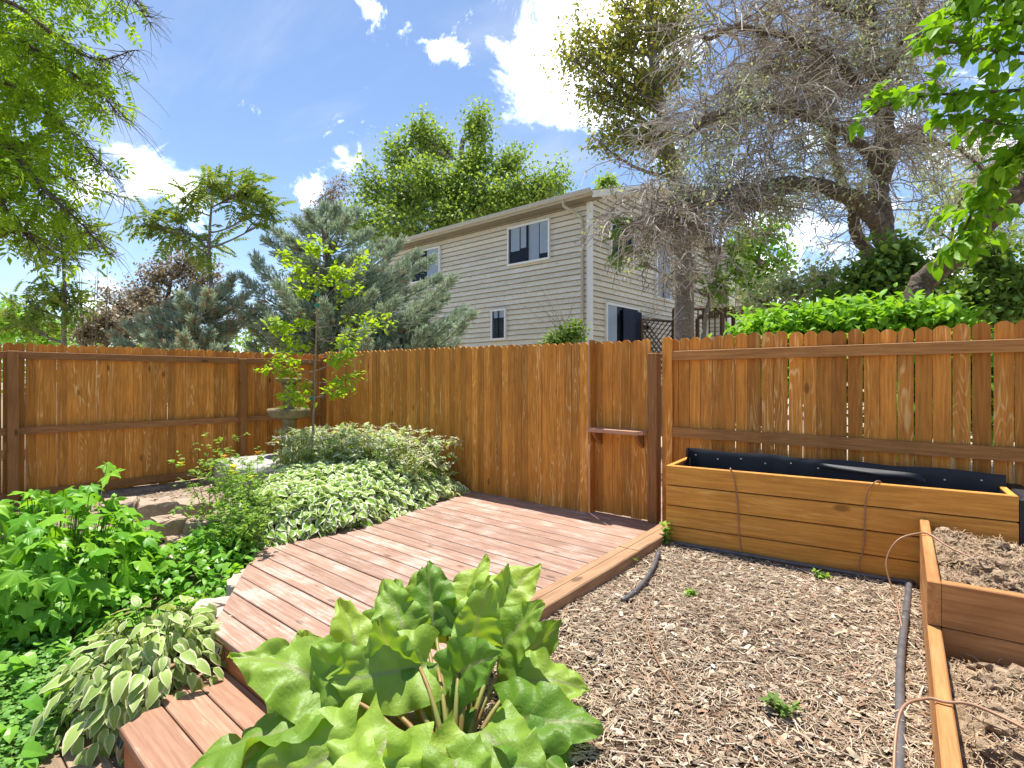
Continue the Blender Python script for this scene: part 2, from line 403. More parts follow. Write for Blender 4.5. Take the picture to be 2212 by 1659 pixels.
M['blacktube'] = plain('thin_black_tube', (0.03, 0.03, 0.03), 0.5, 0.4)
M['liner'] = plain('black_plastic_liner', (0.018, 0.019, 0.024), 0.58, 0.4, var=0.2, nscale=3, bump=0.06, bscale=5)
M['staple'] = plain('steel_staple', (0.6, 0.58, 0.5), 0.4, 0.5)
M['tie'] = plain('green_plant_tie', (0.0, 0.22, 0.16), 0.5, 0.5)
M['solar'] = plain('solar_cell', (0.03, 0.035, 0.05), 0.15, 0.6)
M['solarcase'] = plain('bronze_light_case', (0.34, 0.27, 0.16), 0.4, 0.5, metal=0.5, var=0.2)
M['white'] = plain('white_trim_paint', (0.85, 0.85, 0.84), 0.6, 0.3, var=0.06, nscale=5)
M['gutter'] = plain('beige_gutter_paint', (0.52, 0.48, 0.40), 0.6, 0.3, var=0.1, nscale=5)
M['shingle'] = plain('dark_roof_shingles', (0.10, 0.09, 0.085), 0.9, 0.2, var=0.4, nscale=9, bump=0.5)
M['curtain'] = plain('white_vertical_blind', (0.84, 0.86, 0.90), 0.8, 0.2, var=0.06)
M['navy'] = plain('navy_cloth_shade', (0.035, 0.045, 0.08), 0.9, 0.2, var=0.3)
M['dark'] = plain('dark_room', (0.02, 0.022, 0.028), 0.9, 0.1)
M['rust'] = plain('brown_painted_rail', (0.12, 0.08, 0.05), 0.8, 0.2, var=0.3)
M['stucco'] = plain('orange_stucco', (0.62, 0.40, 0.19), 0.9, 0.1, var=0.1)
M['petal'] = leafmat('yellow_petals', (0.85, 0.55, 0.03), (0.8, 0.42, 0.03), 0.3)
M['orangepetal'] = leafmat('orange_petals', (0.7, 0.2, 0.02), (0.75, 0.28, 0.03), 0.3)
def sidingmat():
    m, t, b = new_mat('weathered_tan_lap_siding')
    tc = t.n('ShaderNodeTexCoord').outputs['Object']; rnd = t.n('ShaderNodeObjectInfo').outputs['Random']
    off = t.n('ShaderNodeCombineXYZ', {0: t.math('MULTIPLY', rnd, 31.0), 1: t.math('MULTIPLY', rnd, 17.0)})
    p = t.vmath('MULTIPLY', t.vmath('ADD', tc, off), (0.9, 0.9, 3.0))
    n = t.noise(p, 1.4, 6, 0.65); n2 = t.noise(p, 9, 5, 0.6)
    c = t.mix(t.step(n2, 0.3, 0.7), (0.68, 0.63, 0.52), (0.78, 0.73, 0.62))
    c = t.mix(t.math('MULTIPLY', t.step(t.math('ADD', t.math('MULTIPLY', n, .65), t.math('MULTIPLY', n2, .35)), 0.53, 0.60), 0.7), c, (0.84, 0.81, 0.74))
    c = t.mix(t.math('MULTIPLY', t.step(t.noise(p, 4.5, 6, 0.7), 0.60, 0.68), 0.75), c, (0.34, 0.25, 0.15))
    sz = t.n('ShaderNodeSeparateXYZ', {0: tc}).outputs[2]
    lap_shade = t.math('MULTIPLY', t.step(t.math('ADD', sz, t.math('MULTIPLY', t.math('SUBTRACT', n, 0.5), 0.03)), 0.030, 0.012), 0.8)  # lap shadow painted as a dark line on each board's lower edge
    c = t.mix(lap_shade, c, (0.16, 0.125, 0.08))
    val = t.math('ADD', 0.92, t.math('MULTIPLY', rnd, 0.16))
    c = t.mix(1.0, c, t.n('ShaderNodeCombineColor', {0: val, 1: val, 2: val}).outputs[0], 'MULTIPLY')
    t.set(b.inputs['Base Color'], c); b.inputs['Roughness'].default_value = 0.8; b.inputs['Specular IOR Level'].default_value = 0.2
    return m
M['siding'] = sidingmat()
def glassmat():
    m, t, b = new_mat('window_glass')
    b.inputs['Base Color'].default_value = (0.02, 0.025, 0.03, 1); b.inputs['Roughness'].default_value = 0.03; b.inputs['Specular IOR Level'].default_value = 0.8
    tr = t.n('ShaderNodeBsdfTransparent', {0: (0.9, 0.94, 0.98, 1)})
    mx = t.n('ShaderNodeMixShader', {0: 0.14, 1: tr.outputs[0], 2: b.outputs[0]})
    t.L.new(mx.outputs[0], m.node_tree.nodes['Material Output'].inputs[0]); return m
M['glass'] = glassmat()
# foliage
M['L_poplar'] = leafmat('poplar_leaves', (0.05, 0.09, 0.018), (0.16, 0.21, 0.045), 0.40, tint=(1.15, 1.12, 0.5), gain=2.7)
M['L_olive'] = leafmat('silver_grey_leaves', (0.17, 0.21, 0.12), (0.30, 0.33, 0.22), 0.3, gain=2)
M['L_tan'] = leafmat('yellowish_olive_leaves', (0.075, 0.11, 0.018), (0.22, 0.21, 0.05), 0.42, tint=(1.2, 1.08, 0.55), gain=2.4)
M['L_ail'] = leafmat('pinnate_tree_leaves', (0.045, 0.085, 0.014), (0.13, 0.155, 0.03), 0.40, tint=(1.1, 1.1, 0.5), gain=2.6)
M['L_locust'] = leafmat('overhead_fresh_leaves', (0.07, 0.13, 0.008), (0.14, 0.21, 0.015), 0.55, gain=2.6)
M['L_big'] = leafmat('broad_bright_leaves', (0.075, 0.17, 0.008), (0.13, 0.24, 0.015), 0.5, gain=1.9)
M['L_bush'] = leafmat('bright_bush_leaves', (0.08, 0.18, 0.012), (0.15, 0.27, 0.03), 0.42, gain=2.1)
M['L_shrub'] = leafmat('dark_shrub_leaves', (0.04, 0.075, 0.016), (0.085, 0.13, 0.03), 0.4, gain=2.9)
M['L_red'] = leafmat('purple_brown_leaves', (0.12, 0.095, 0.065), (0.21, 0.18, 0.13), 0.3, tint=(1.05, 0.95, 0.7), gain=1.9)
M['L_dead'] = leafmat('rust_dead_needles', (0.30, 0.15, 0.08), (0.36, 0.22, 0.14), 0.2, tint=(1, 1, 1))
M['L_jun'] = leafmat('blue_green_needles', (0.075, 0.105, 0.078), (0.23, 0.265, 0.20), 0.3, spec=0.15, tint=(1, 1.05, 0.85), gain=2.6)
M['L_young'] = leafmat('lime_young_leaves', (0.16, 0.27, 0.012), (0.24, 0.34, 0.025), 0.5, gain=1.6)
M['L_maple'] = leafmat('lobed_green_leaves', (0.055, 0.15, 0.012), (0.12, 0.23, 0.02), 0.4, rough=0.38, perobj=True, gain=2.5)
M['L_violet'] = leafmat('heart_shaped_leaves', (0.05, 0.13, 0.015), (0.11, 0.21, 0.025), 0.4, rough=0.33, gain=2.7)
M['L_small'] = leafmat('small_cover_leaves', (0.04, 0.095, 0.018), (0.085, 0.16, 0.03), 0.35, rough=0.4, gain=2.9)
M['L_herb'] = leafmat('columbine_leaves', (0.08, 0.15, 0.02), (0.18, 0.27, 0.05), 0.42, gain=2.2)
M['L_var'] = leafmat('cream_edged_leaves', (0.10, 0.18, 0.02), (0.17, 0.26, 0.045), 0.32, rough=0.42, margin=(0.85, 0.85, 0.66), mw=0.36, tint=(1.05, 1.05, 0.7), gain=2.1)
M['L_hosta'] = leafmat('cream_edged_hosta_leaves', (0.13, 0.20, 0.04), (0.22, 0.29, 0.08), 0.32, rough=0.42, margin=(0.74, 0.72, 0.46), mw=0.24, vein=(0.40, 0.48, 0.2), perobj=True, tint=(1.05, 1.05, 0.7), gain=2.0)
M['L_hosta_small'] = leafmat('small_cream_edged_leaves', (0.13, 0.20, 0.05), (0.22, 0.29, 0.10), 0.3, rough=0.4, margin=(0.70, 0.68, 0.40), mw=0.26, tint=(1.05, 1.05, 0.7), gain=1.8)
M['L_flow'] = leafmat('pale_flower_stem_leaves', (0.16, 0.26, 0.05), (0.46, 0.54, 0.28), 0.35, gain=1.6)
M['L_umbel'] = leafmat('cream_umbel_flowers', (0.55, 0.60, 0.34), (0.80, 0.82, 0.60), 0.3, tint=(1, 1, 0.8), gain=1.15)
M['L_rhu'] = leafmat('rhubarb_leaf_blade', (0.06, 0.13, 0.012), (0.18, 0.26, 0.035), 0.42, rough=0.44, spec=0.42, vein=(0.30, 0.36, 0.13), perobj=True, bump=0.22, gain=2.1)
M['stalk'] = plain('green_stalk', (0.22, 0.27, 0.06), 0.5, 0.4, col2=(0.30, 0.12, 0.05), nscale=9)
M['stem'] = plain('thin_green_stem', (0.16, 0.22, 0.05), 0.6, 0.3, var=0.4)
def mulchmat(name, a, b_, c_):
    m, t, b = new_mat(name)
    r = t.n('ShaderNodeNewGeometry').outputs['Random Per Island']
    cr = t.n('ShaderNodeValToRGB', {0: r}); e = cr.color_ramp.elements
    e[0].position = 0; e[0].color = (*a, 1); e[1].position = 1; e[1].color = (*c_, 1)
    x = e.new(0.5); x.color = (*b_, 1)
    y = e.new(0.82); y.color = (0.30, 0.17, 0.10, 1)
    t.set(b.inputs['Base Color'], cr.outputs[0]); b.inputs['Roughness'].default_value = 0.9; b.inputs['Specular IOR Level'].default_value = 0.15
    return m
M['chips'] = mulchmat('straw_and_bark_chips', (0.14, 0.095, 0.065), (0.58, 0.47, 0.33), (0.82, 0.73, 0.58))
M['fibre'] = mulchmat('dry_root_fibres', (0.22, 0.15, 0.09), (0.5, 0.38, 0.25), (0.66, 0.55, 0.4))
M['mulchbase'] = plain('dark_mulch_earth', (0.16, 0.105, 0.065), 0.95, 0.1, col2=(0.05, 0.033, 0.022), nscale=40, bump=0.8)
M['clod'] = plain('dry_crumbly_soil', (0.56, 0.42, 0.28), 0.95, 0.1, col2=(0.27, 0.18, 0.11), nscale=26, bump=1.0, bscale=60)
def groundmat():
    m, t, b = new_mat('garden_earth')
    p = t.n('ShaderNodeTexCoord').outputs['Object']
    c = t.mix(t.step(t.noise(p, 7, 8, 0.65), 0.3, 0.7), (0.19, 0.14, 0.10), (0.40, 0.31, 0.235))
    far = t.step(t.vmath('LENGTH', p), 9.0, 12.0)
    c = t.mix(far, c, t.mix(t.noise(p, 3, 5), (0.36, 0.31, 0.22), (0.42, 0.38, 0.28)))  # unseen ground past the fences, made pale to bounce light onto the house
    t.set(b.inputs['Base Color'], c); b.inputs['Roughness'].default_value = 0.95; b.inputs['Specular IOR Level'].default_value = 0.1
    t.set(b.inputs['Normal'], t.n('ShaderNodeBump', {'Height': t.noise(p, 30, 8), 'Strength': 0.8, 'Distance': 0.03}))
    return m
M['ground'] = groundmat()

# ------------------------------------------------------------------ ground
def sstep(x, a, b):
    t = np.clip((np.asarray(x, float) - a) / (b - a), 0, 1); return t * t * (3 - 2 * t)
def ground_z(x, y):
    x = np.asarray(x, float); y = np.asarray(y, float)
    left = -0.06 - 0.30 * sstep(x, -6.2, -3.7) * (1 - sstep(y, 1.1, 2.2)) * (1 - sstep(x, -2.6, -1.9))
    left = left - 0.08 * (1 - sstep(y, 0.2, 0.9)) * sstep(x, -6.2, -3.7) * (1 - sstep(x, -2.6, -1.9))
    z = left * (1 - sstep(x, -2.45, -1.95)) + 0.02 * sstep(x, -2.45, -1.95)
    inside = sstep(x, -8.7, -8.3) * (1 - sstep(y, 4.8, 5.2))
    z = z * inside + (-0.02) * (1 - inside)
    return z + 0.012 * np.sin(x * 3.1 + 1) * np.sin(y * 2.7)
def grid(xs, ys, fz):
    X, Y = np.meshgrid(xs, ys); Z = fz(X, Y); n = len(xs); m = len(ys)
    i = np.arange(m - 1)[:, None] * n + np.arange(n - 1)[None, :]
    q = np.stack([i, i + 1, i + n + 1, i + n], -1).reshape(-1, 4)
    return np.c_[X.ravel(), Y.ravel(), Z.ravel()], q
xs = np.unique(np.r_[-1500, -400, -120, -50, -25, -14, np.arange(-11, 4.01, 0.12), 7, 15, 30, 80, 300, 1500])
ys = np.unique(np.r_[-1500, -300, -60, -20, -8, np.arange(-3, 6.61, 0.12), 9, 14, 25, 60, 150, 400, 1500])
v, q = grid(xs, ys, ground_z)
g = MB().add(v, q).build('ground', M['ground'], smooth=True); tag(g, kind='structure')

# ------------------------------------------------------------------ fences
PW = 0.098
def picket_mesh(h, w=PW, th=0.018, ear=0.028):
    mb = MB(); a = w / 2
    prof = [(-a, 0), (a, 0), (a, h - ear), (a * 0.62, h - ear * 0.35), (a * 0.3, h), (-a * 0.3, h), (-a * 0.62, h - ear * 0.35), (-a, h - ear)]
    n = len(prof); v = [(x, -th / 2, z) for x, z in prof] + [(x, th / 2, z) for x, z in prof]
    q = [(i, (i + 1) % n, n + (i + 1) % n, n + i) for i in range(n)]
    q = [(b, a_, d, c) for (a_, b, c, d) in q]
    q += [(0, 1, 2, 7), (2, 3, 6, 7), (3, 4, 5, 6)]
    q += [(n + 7, n + 2, n + 1, n + 0), (n + 7, n + 6, n + 3, n + 2), (n + 6, n + 5, n + 4, n + 3)]
    mb.add(v, q); me = mb.mesh('picket'); me.materials.append(M['fence']); return me
PICK = [picket_mesh(1.87, w, ear=e) for w, e in ((0.098, 0.03), (0.101, 0.026), (0.095, 0.033))]
def pickets(fence, start, dirv, n, pitch, zb, topfun=None, jitter=0.002, gap=0.0):
    d = np.array(dirv, float); d /= np.linalg.norm(d); yaw = math.atan2(d[1], d[0]); nrm = np.array((-d[1], d[0]))
    for i in range(n):
        p = np.array(start) + d * (i + 0.5) * pitch + nrm * random.uniform(-jitter, jitter)
        o = link('picket', PICK[i % 3 if gap == 0 else (i * 7) % 3], None, fence, (p[0], p[1], zb + random.uniform(-0.008, 0.008)))
        o.rotation_euler = (random.uniform(-.003, .003), random.uniform(-.004, .004) , yaw + random.uniform(-.015, .015))
        sc = (pitch - gap) / 0.1 * (1.012 if gap == 0 else 1.0)
        top = topfun(p) if topfun else 1.86
        o.scale = (sc * random.uniform(0.985, 1.0), 1, (top - zb) / 1.87)
def beam(name, p0, p1, w, h, mat, parent, bev=0.004):
    """squared timber lying from p0 to p1 (centre line of its underside)"""
    p0 = np.asarray(p0, float); p1 = np.asarray(p1, float); L = np.linalg.norm(p1 - p0); d = (p1 - p0) / L
    ax = 0 if abs(d[0]) >= abs(d[1]) else 1
    mb = MB(); c = (p0 + p1) / 2
    e = np.array((d[0], d[1], 0)) * L / 2; sN = np.array((-d[1], d[0], 0)) * w / 2
    pol = [c - e - sN, c + e - sN, c + e + sN, c - e + sN]
    dz = (p1[2] - p0[2]) / 2; zz = np.array((p0[2], p1[2], p1[2], p0[2]))
    mb.prism(np.array(pol), zz, zz + h, bev)
    return mb.build(name, mat, parent, origin=c)
def post(parent, x, y, z0, z1, w=0.09, name='post', mat=None):
    mb = MB(); mb.prism([(x - w / 2, y - w / 2), (x + w / 2, y - w / 2), (x + w / 2, y + w / 2), (x - w / 2, y + w / 2)], z0, z1, 0.006)
    return mb.build(name, mat or M['post'], parent, origin=(x, y, z0))

XL = -8.6        # left fence line
f = thing('fence', 'stained picket fence with rails and posts facing the yard, beyond the lobed-leaf plant', 'fence', (XL, 2.0, 0))
pickets(f, (XL - 0.06, 4.98), (0, -1), 62, 0.1, -0.02)
for (ya, yb) in ((4.9, 3.605), (3.515, 1.005), (0.915, -1.5)):
    beam('rail', (XL, ya, 1.67), (XL, yb, 1.67), 0.04, 0.085, M['rail'], f)
    beam('rail', (XL, ya, 0.775), (XL, yb, 0.775), 0.04, 0.085, M['rail'], f)
    beam('rail', (XL, ya, 0.02), (XL, yb, 0.02), 0.04, 0.085, M['rail'], f)
post(f, XL + 0.045, 3.56, -0.05, 1.74); post(f, XL + 0.045, 0.96, -0.05, 1.76, 0.1); post(f, XL + .02, 4.93, -0.05, 1.80)
post(f, XL + 0.045, 0.55, -0.05, 1.70)

f2 = thing('fence', 'tall solid fence of narrow stained pickets rising straight behind the deck', 'fence', (-6, 4.92, 0))
topm = lambda p: 1.83 + 0.065 * (-3.2 - p[0]) / 5.4
pickets(f2, (-3.21, 4.93), (-1, 0), 52, 0.1035, -0.01, topm, 0.003)
beam('rail', (-8.5, 4.975, 1.5), (-3.28, 4.975, 1.5), 0.04, 0.085, M['railx'], f2)
beam('rail', (-8.5, 4.975, 0.35), (-3.28, 4.975, 0.35), 0.04, 0.085, M['railx'], f2)
# return board where the solid run stops
MB().box((-3.212, 4.945, 0.0), (-3.192, 5.035, 1.85)).build('corner_board', M['fence'], f2, origin=(-3.2, 4.99, 0))

f3 = thing('fence_gate', 'narrow recessed fence panel of stained pickets above the deck corner, carrying the small shelf', 'gate', (-2.87, 5.05, 0))
pickets(f3, (-3.205, 5.05), (1, 0), 6, 0.1105, 0.005, lambda p: 1.835)
beam('rail', (-3.18, 5.085, 1.5), (-2.56, 5.085, 1.5), 0.04, 0.085, M['railx'], f3)
beam('rail', (-3.18, 5.085, 0.3), (-2.56, 5.085, 0.3), 0.04, 0.085, M['railx'], f3)

f4 = thing('fence', 'see-through run of gapped stained pickets with two long rails behind the long planter', 'fence', (-1.2, 5.1, 0))
post(f4, -2.50, 5.03, 0.0, 1.69, 0.098)
pickets(f4, (-2.44, 5.09), (1, 0), 1, 0.105, 0.0, lambda p: 1.845)
pickets(f4, (-2.40, 5.13), (1, 0), 37, 0.1105, -0.02, lambda p: 1.835 + 0.01 * math.sin(p[0] * 3), 0.004, 0.005)
beam('rail', (-2.325, 5.085, 1.615), (1.7, 5.085, 1.615), 0.045, 0.09, M['railx'], f4)
beam('rail', (-2.325, 5.085, 0.865), (1.7, 5.085, 0.865), 0.045, 0.095, M['railx'], f4)
beam('rail', (-2.325, 5.085, 0.08), (1.7, 5.085, 0.08), 0.045, 0.09, M['railx'], f4)
post(f4, 1.3, 5.05, -0.05, 1.8)

# shelf
sh = thing('shelf', 'small stained wooden shelf on brackets fixed to the recessed fence panel', 'shelf', (-2.87, 4.95, 0.89))
MB().prism([(-3.185, 4.85), (-2.60, 4.85), (-2.555, 4.90), (-2.555, 5.03), (-3.185, 5.03)], 0.875, 0.915, 0.005).build('shelf_board', wood('shelf_wood', (0.36, 0.16, 0.09), (0.50, 0.27, 0.17), (0.6, 0.4, 0.3), 0, 0.2), sh, origin=(-2.87, 4.95, 0.89))
for x in (-3.12, -2.63):
    mb = MB(); pr = [(5.03, 0.874), (4.88, 0.874), (4.88, 0.855), (4.935, 0.80), (5.03, 0.73)]
    v = [(x - 0.018, y, z) for y, z in pr] + [(x + 0.018, y, z) for y, z in pr]; n = 5
    mb.add(v, [(i, (i + 1) % n, n + (i + 1) % n, n + i) for i in range(n)], [(0, 2, 1), (0, 3, 2), (0, 4, 3), (n, n + 1, n + 2), (n, n + 2, n + 3), (n, n + 3, n + 4)])
    mb.build('bracket', M['post'], sh, origin=(x, 5.0, 0.8))

# ------------------------------------------------------------------ deck
def clip(poly, a, b, c):                       # keep a*x + b*y <= c
    out = []
    for i in range(len(poly)):
        p, r_ = poly[i], poly[(i + 1) % len(poly)]
        dp = a * p[0] + b * p[1] - c; dr = a * r_[0] + b * r_[1] - c
        if dp <= 0: out.append(p)
        if dp * dr < 0:
            s_ = dp / (dp - dr); out.append((p[0] + s_ * (r_[0] - p[0]), p[1] + s_ * (r_[1] - p[1])))
    return out
dk = thing('deck', 'low deck of reddish boards lying between the flower bed and the fence', 'deck', (-3.6, 3.1, 0))
DECK = [(-3.33, 1.21), (-1.95, 1.21), (-2.15, 5.04), (-5.12, 5.04), (-4.86, 2.18)]
DP = 0.158
k = 0; y = 1.21
while y < 5.0:
    pol = clip(clip(DECK, 0, -1, -(y + 0.0055)), 0, 1, y + DP - 0.0055 if y < 4.8 else 5.03)
    y += DP; k += 1
    if len(pol) < 3: continue
    pol = np.array(pol); c = pol.mean(0)
    a = random.uniform(-0.0025, 0.0025)
    MB().prism(pol, -0.036, 0.0 + random.uniform(-0.0015, 0.0015), 0.004).build('board', M['deck'], dk, origin=(c[0] + random.uniform(-.3, .3), c[1], 0))
MB().box((-3.31, 1.225, -0.20), (-1.95, 1.262, -0.038)).build('fascia', M['fascia'], dk, origin=(-2.6, 1.24, -0.1))
beam('fascia', (-3.34, 1.265, -0.17), (-4.82, 2.20, -0.17), 0.036, 0.13, M['fascia'], dk)
MB().prism([(-3.25, 1.30), (-2.0, 1.30), (-2.2, 4.85), (-5.0, 4.85), (-4.75, 2.2)], -0.2, -0.045).build('joist_frame', M['dark'], dk)
sc_ = MB(); y = 1.21
while y < 4.9:
    for xj in np.arange(-4.9, -2.1, 0.6):
        for yy in (y + 0.035, y + 0.123):
            if yy > 1.25 + max(0, (-3.33 - xj)) * 0.66 and rng.random() < .85:
                a_ = np.arange(6) * np.pi / 3; px_, py_ = xj + rng.normal(0, .008), yy + rng.normal(0, .004)
                sc_.add(np.vstack([np.c_[px_ + .0042 * np.cos(a_), py_ + .0042 * np.sin(a_), np.full(6, .0022)], [(px_, py_, .0024)]]), None, [(6, k_, (k_ + 1) % 6) for k_ in range(6)])
    y += DP
q_ = sc_.build('screws', M['poly'], dk); q_['kind'] = 'stuff'
# timber kerb along the deck
tk = thing('timber_kerb', 'cracked square timber edging between the deck and the straw mulch', 'kerb', (-2.0, 3.4, 0))
def timber(p0, p1, w, z0, z1):
    p0 = np.array(p0); p1 = np.array(p1); d = (p1 - p0) / np.linalg.norm(p1 - p0); s_ = np.array((-d[1], d[0])) * w / 2
    n = 14; mb = MB(); ts = np.linspace(0, 1, n); rows = []
    for t in ts:
        c = p0 + (p1 - p0) * t; e = 0.004 * math.sin(t * 17 + p0[1] * 5)
        rows.append([(*(c + s_), z0), (*(c + s_), z1 - 0.008), (*(c + s_ * 0.92), z1 + e * .5), (*(c + s_ * (-0.12 + e * 18)), z1 + e), (*(c + s_ * (-0.15 + e * 18)), z1 - 0.012), (*(c + s_ * (-0.18 + e * 18)), z1 + e),
                     (*(c - s_ * 0.92), z1 - e * .5), (*(c - s_), z1 - 0.010), (*(c - s_), z0)])
    v = np.array(rows).reshape(-1, 3); m_ = 9
    q = [(i * m_ + j, i * m_ + j + 1, (i + 1) * m_ + j + 1, (i + 1) * m_ + j) for i in range(n - 1) for j in range(m_ - 1)]
    for i in (0, n - 1):
        b_ = i * m_; q += [(b_, b_ + 1, b_ + 2, b_ + 3), (b_ + 3, b_ + 4, b_ + 5, b_ + 6), (b_, b_ + 3, b_ + 6, b_ + 8)]
        mb_t = (b_ + 6, b_ + 7, b_ + 8)
    mb.add(v, q, [(6, 7, 8), ((n - 1) * m_ + 6, (n - 1) * m_ + 7, (n - 1) * m_ + 8)])
    c = (p0 + p1) / 2
    return mb.build('timber', M['timber'], tk, origin=(c[0], c[1], z0))
timber((-2.145, 4.93), (-2.06, 3.72), 0.17, 0.0, 0.14)
timber((-2.057, 3.712), (-1.945, 2.02), 0.172, 0.0, 0.138)

# lower step
st = thing('deck_step', 'single low step of three wide cedar boards in front of the deck', 'step', (-2.5, 0.95, -0.17))
for y0, y1 in ((0.70, 0.885), (0.892, 1.065), (1.072, 1.222)):
    xl0 = -3.0 - (y0 - 0.7) * 0.55; xl1 = -3.0 - (y1 - 0.7) * 0.55
    MB().prism([(xl0, y0), (-1.7, y0), (-1.7, y1), (xl1, y1)], -0.205, -0.17 + random.uniform(-.001, .001), 0.005).build('board', M['step'], st, origin=(-2.4, (y0 + y1) / 2, -0.19))
MB().box((-2.985, 0.715, -0.36), (-1.7, 0.75, -0.207)).build('riser', M['fascia'], st, origin=(-2.4, 0.73, -0.28))
beam('side_board', (-3.0, 0.76, -0.36), (-3.22, 1.2, -0.36), 0.035, 0.15, M['fascia'], st)
eb = beam('edging_board', (-3.215, 0.955, -0.30), (-3.345, 1.27, -0.30), 0.04, 0.235, M['timber'], None); tag(eb, 'brown edging board holding back the bed beside the step', 'edging')
wk = thing('boardwalk', 'weathered boardwalk lying below the step at the picture corner', 'boardwalk', (-3.1, 0.4, -0.34))
for i in range(5):
    y0 = 0.70 - 0.15 * (i + 1)
    MB().prism([(-3.75 + .07 * i, y0), (-1.9, y0), (-1.9, y0 + 0.144), (-3.72 + .07 * i, y0 + 0.144)], -0.40, -0.365, 0.004).build('board', M['boardwalk'], wk, origin=(-2.9, y0, -0.38))

# solar lights
def solar_light(loc, rz, tilt, label):
    t = thing('solar_light', label, 'light', loc, 'solar step lights')
    Mx = Matrix.Translation(loc) @ Matrix.Rotation(rz, 4, 'Z') @ Matrix.Rotation(tilt, 4, 'X')
    mb = MB(); pr = [(-0.045, -0.005, -0.06), (0.045, -0.005, -0.06), (0.055, -0.02, 0.05), (-0.055, -0.02, 0.05)]
    v = [tuple(Mx @ Vector(p)) for p in pr] + [tuple(Mx @ Vector((p[0] * 1.05, p[1] + 0.045, p[2]))) for p in pr]
    mb.add(v, [(0, 1, 2, 3), (7, 6, 5, 4), (0, 4, 5, 1), (1, 5, 6, 2), (2, 6, 7, 3), (3, 7, 4, 0)]).build('case', M['solarcase'], t)
    v = [tuple(Mx @ Vector(p)) for p in ((-0.033, -0.0165, -0.025), (0.033, -0.0165, -0.025), (0.038, -0.0225, 0.036), (-0.038, -0.0225, 0.036))]
    v += [tuple(Mx @ Vector((p[0], p[1] + .006, p[2]))) for p in ((-0.033, -0.0165, -0.025), (0.033, -0.0165, -0.025), (0.038, -0.0225, 0.036), (-0.038, -0.0225, 0.036))]
    MB().add(v, [(0, 1, 2, 3), (7, 6, 5, 4), (0, 4, 5, 1), (1, 5, 6, 2), (2, 6, 7, 3), (3, 7, 4, 0)]).build('solar_panel', M['solar'], t)
solar_light((-3.07, 0.735, -0.275), R(0), R(-25), 'small bronze solar light on the end of the low step')
solar_light((-3.22, 1.2, -0.09), R(10), R(-25), 'small bronze solar light under the deck corner beside the rhubarb')

# ------------------------------------------------------------------ planters
AN = R(7.6); CA, SA = math.cos(AN), math.sin(AN)
P0 = np.array((-2.02, 4.28))                       # near left corner of the long planter
U = np.array((CA, SA)); Vv = np.array((-SA, CA))
def pl(u, v): return P0 + U * u + Vv * v
lp = thing('planter_box', 'long honey-stained wooden planter lined with black plastic, standing against the fence', 'planter', (*pl(0, 0), 0.05))
def plank(name, parent, a, b, th, z0, z1, mat, bev=0.004):
    """board on edge from a to b (plan points of its outer face), th thick to its left"""
    a = np.array(a); b = np.array(b); d = (b - a) / np.linalg.norm(b - a); nn = np.array((-d[1], d[0])) * th
    ang = math.atan2(d[1], d[0]); c = (a + b) / 2
    L = np.linalg.norm(b - a)
    mb = MB().prism([(-L / 2, 0), (L / 2, 0), (L / 2, th), (-L / 2, th)], 0, z1 - z0, bev)
    if mat is M['planter2']:
        o = link(name, mb.mesh(name), mat, parent, (c[0], c[1], z0)); o.rotation_euler = (0, 0, ang)
    else:
        o = link(name, mb.mesh(name), mat, parent, (c[0], c[1], z0), (0, 0, ang))
    return o
LP = 2.19
zs = [0.03, 0.138, 0.33, 0.522, 0.712]
zs = [0.712 - 0.168 * i for i in range(4)] + [0.02]
for i in range(4):
    plank('board', lp, pl(0, 0), pl(LP, 0), 0.038, zs[i + 1] + 0.009, zs[i], M['planter'], 0.006)
    plank('end_board', lp, pl(0, 0.60), pl(0, 0.040), 0.038, zs[i + 1] + 0.005, zs[i] - 0.003, M['planter'], 0.005)
    plank('end_board', lp, pl(LP, 0.040), pl(LP, 0.60), 0.038, zs[i + 1] + 0.005, zs[i] - 0.003, M['planter'], 0.005)
plank('back_board', lp, (0.1, 4.985), (-2.1, 4.905), 0.03, 0.05, 0.775, M['planter'])
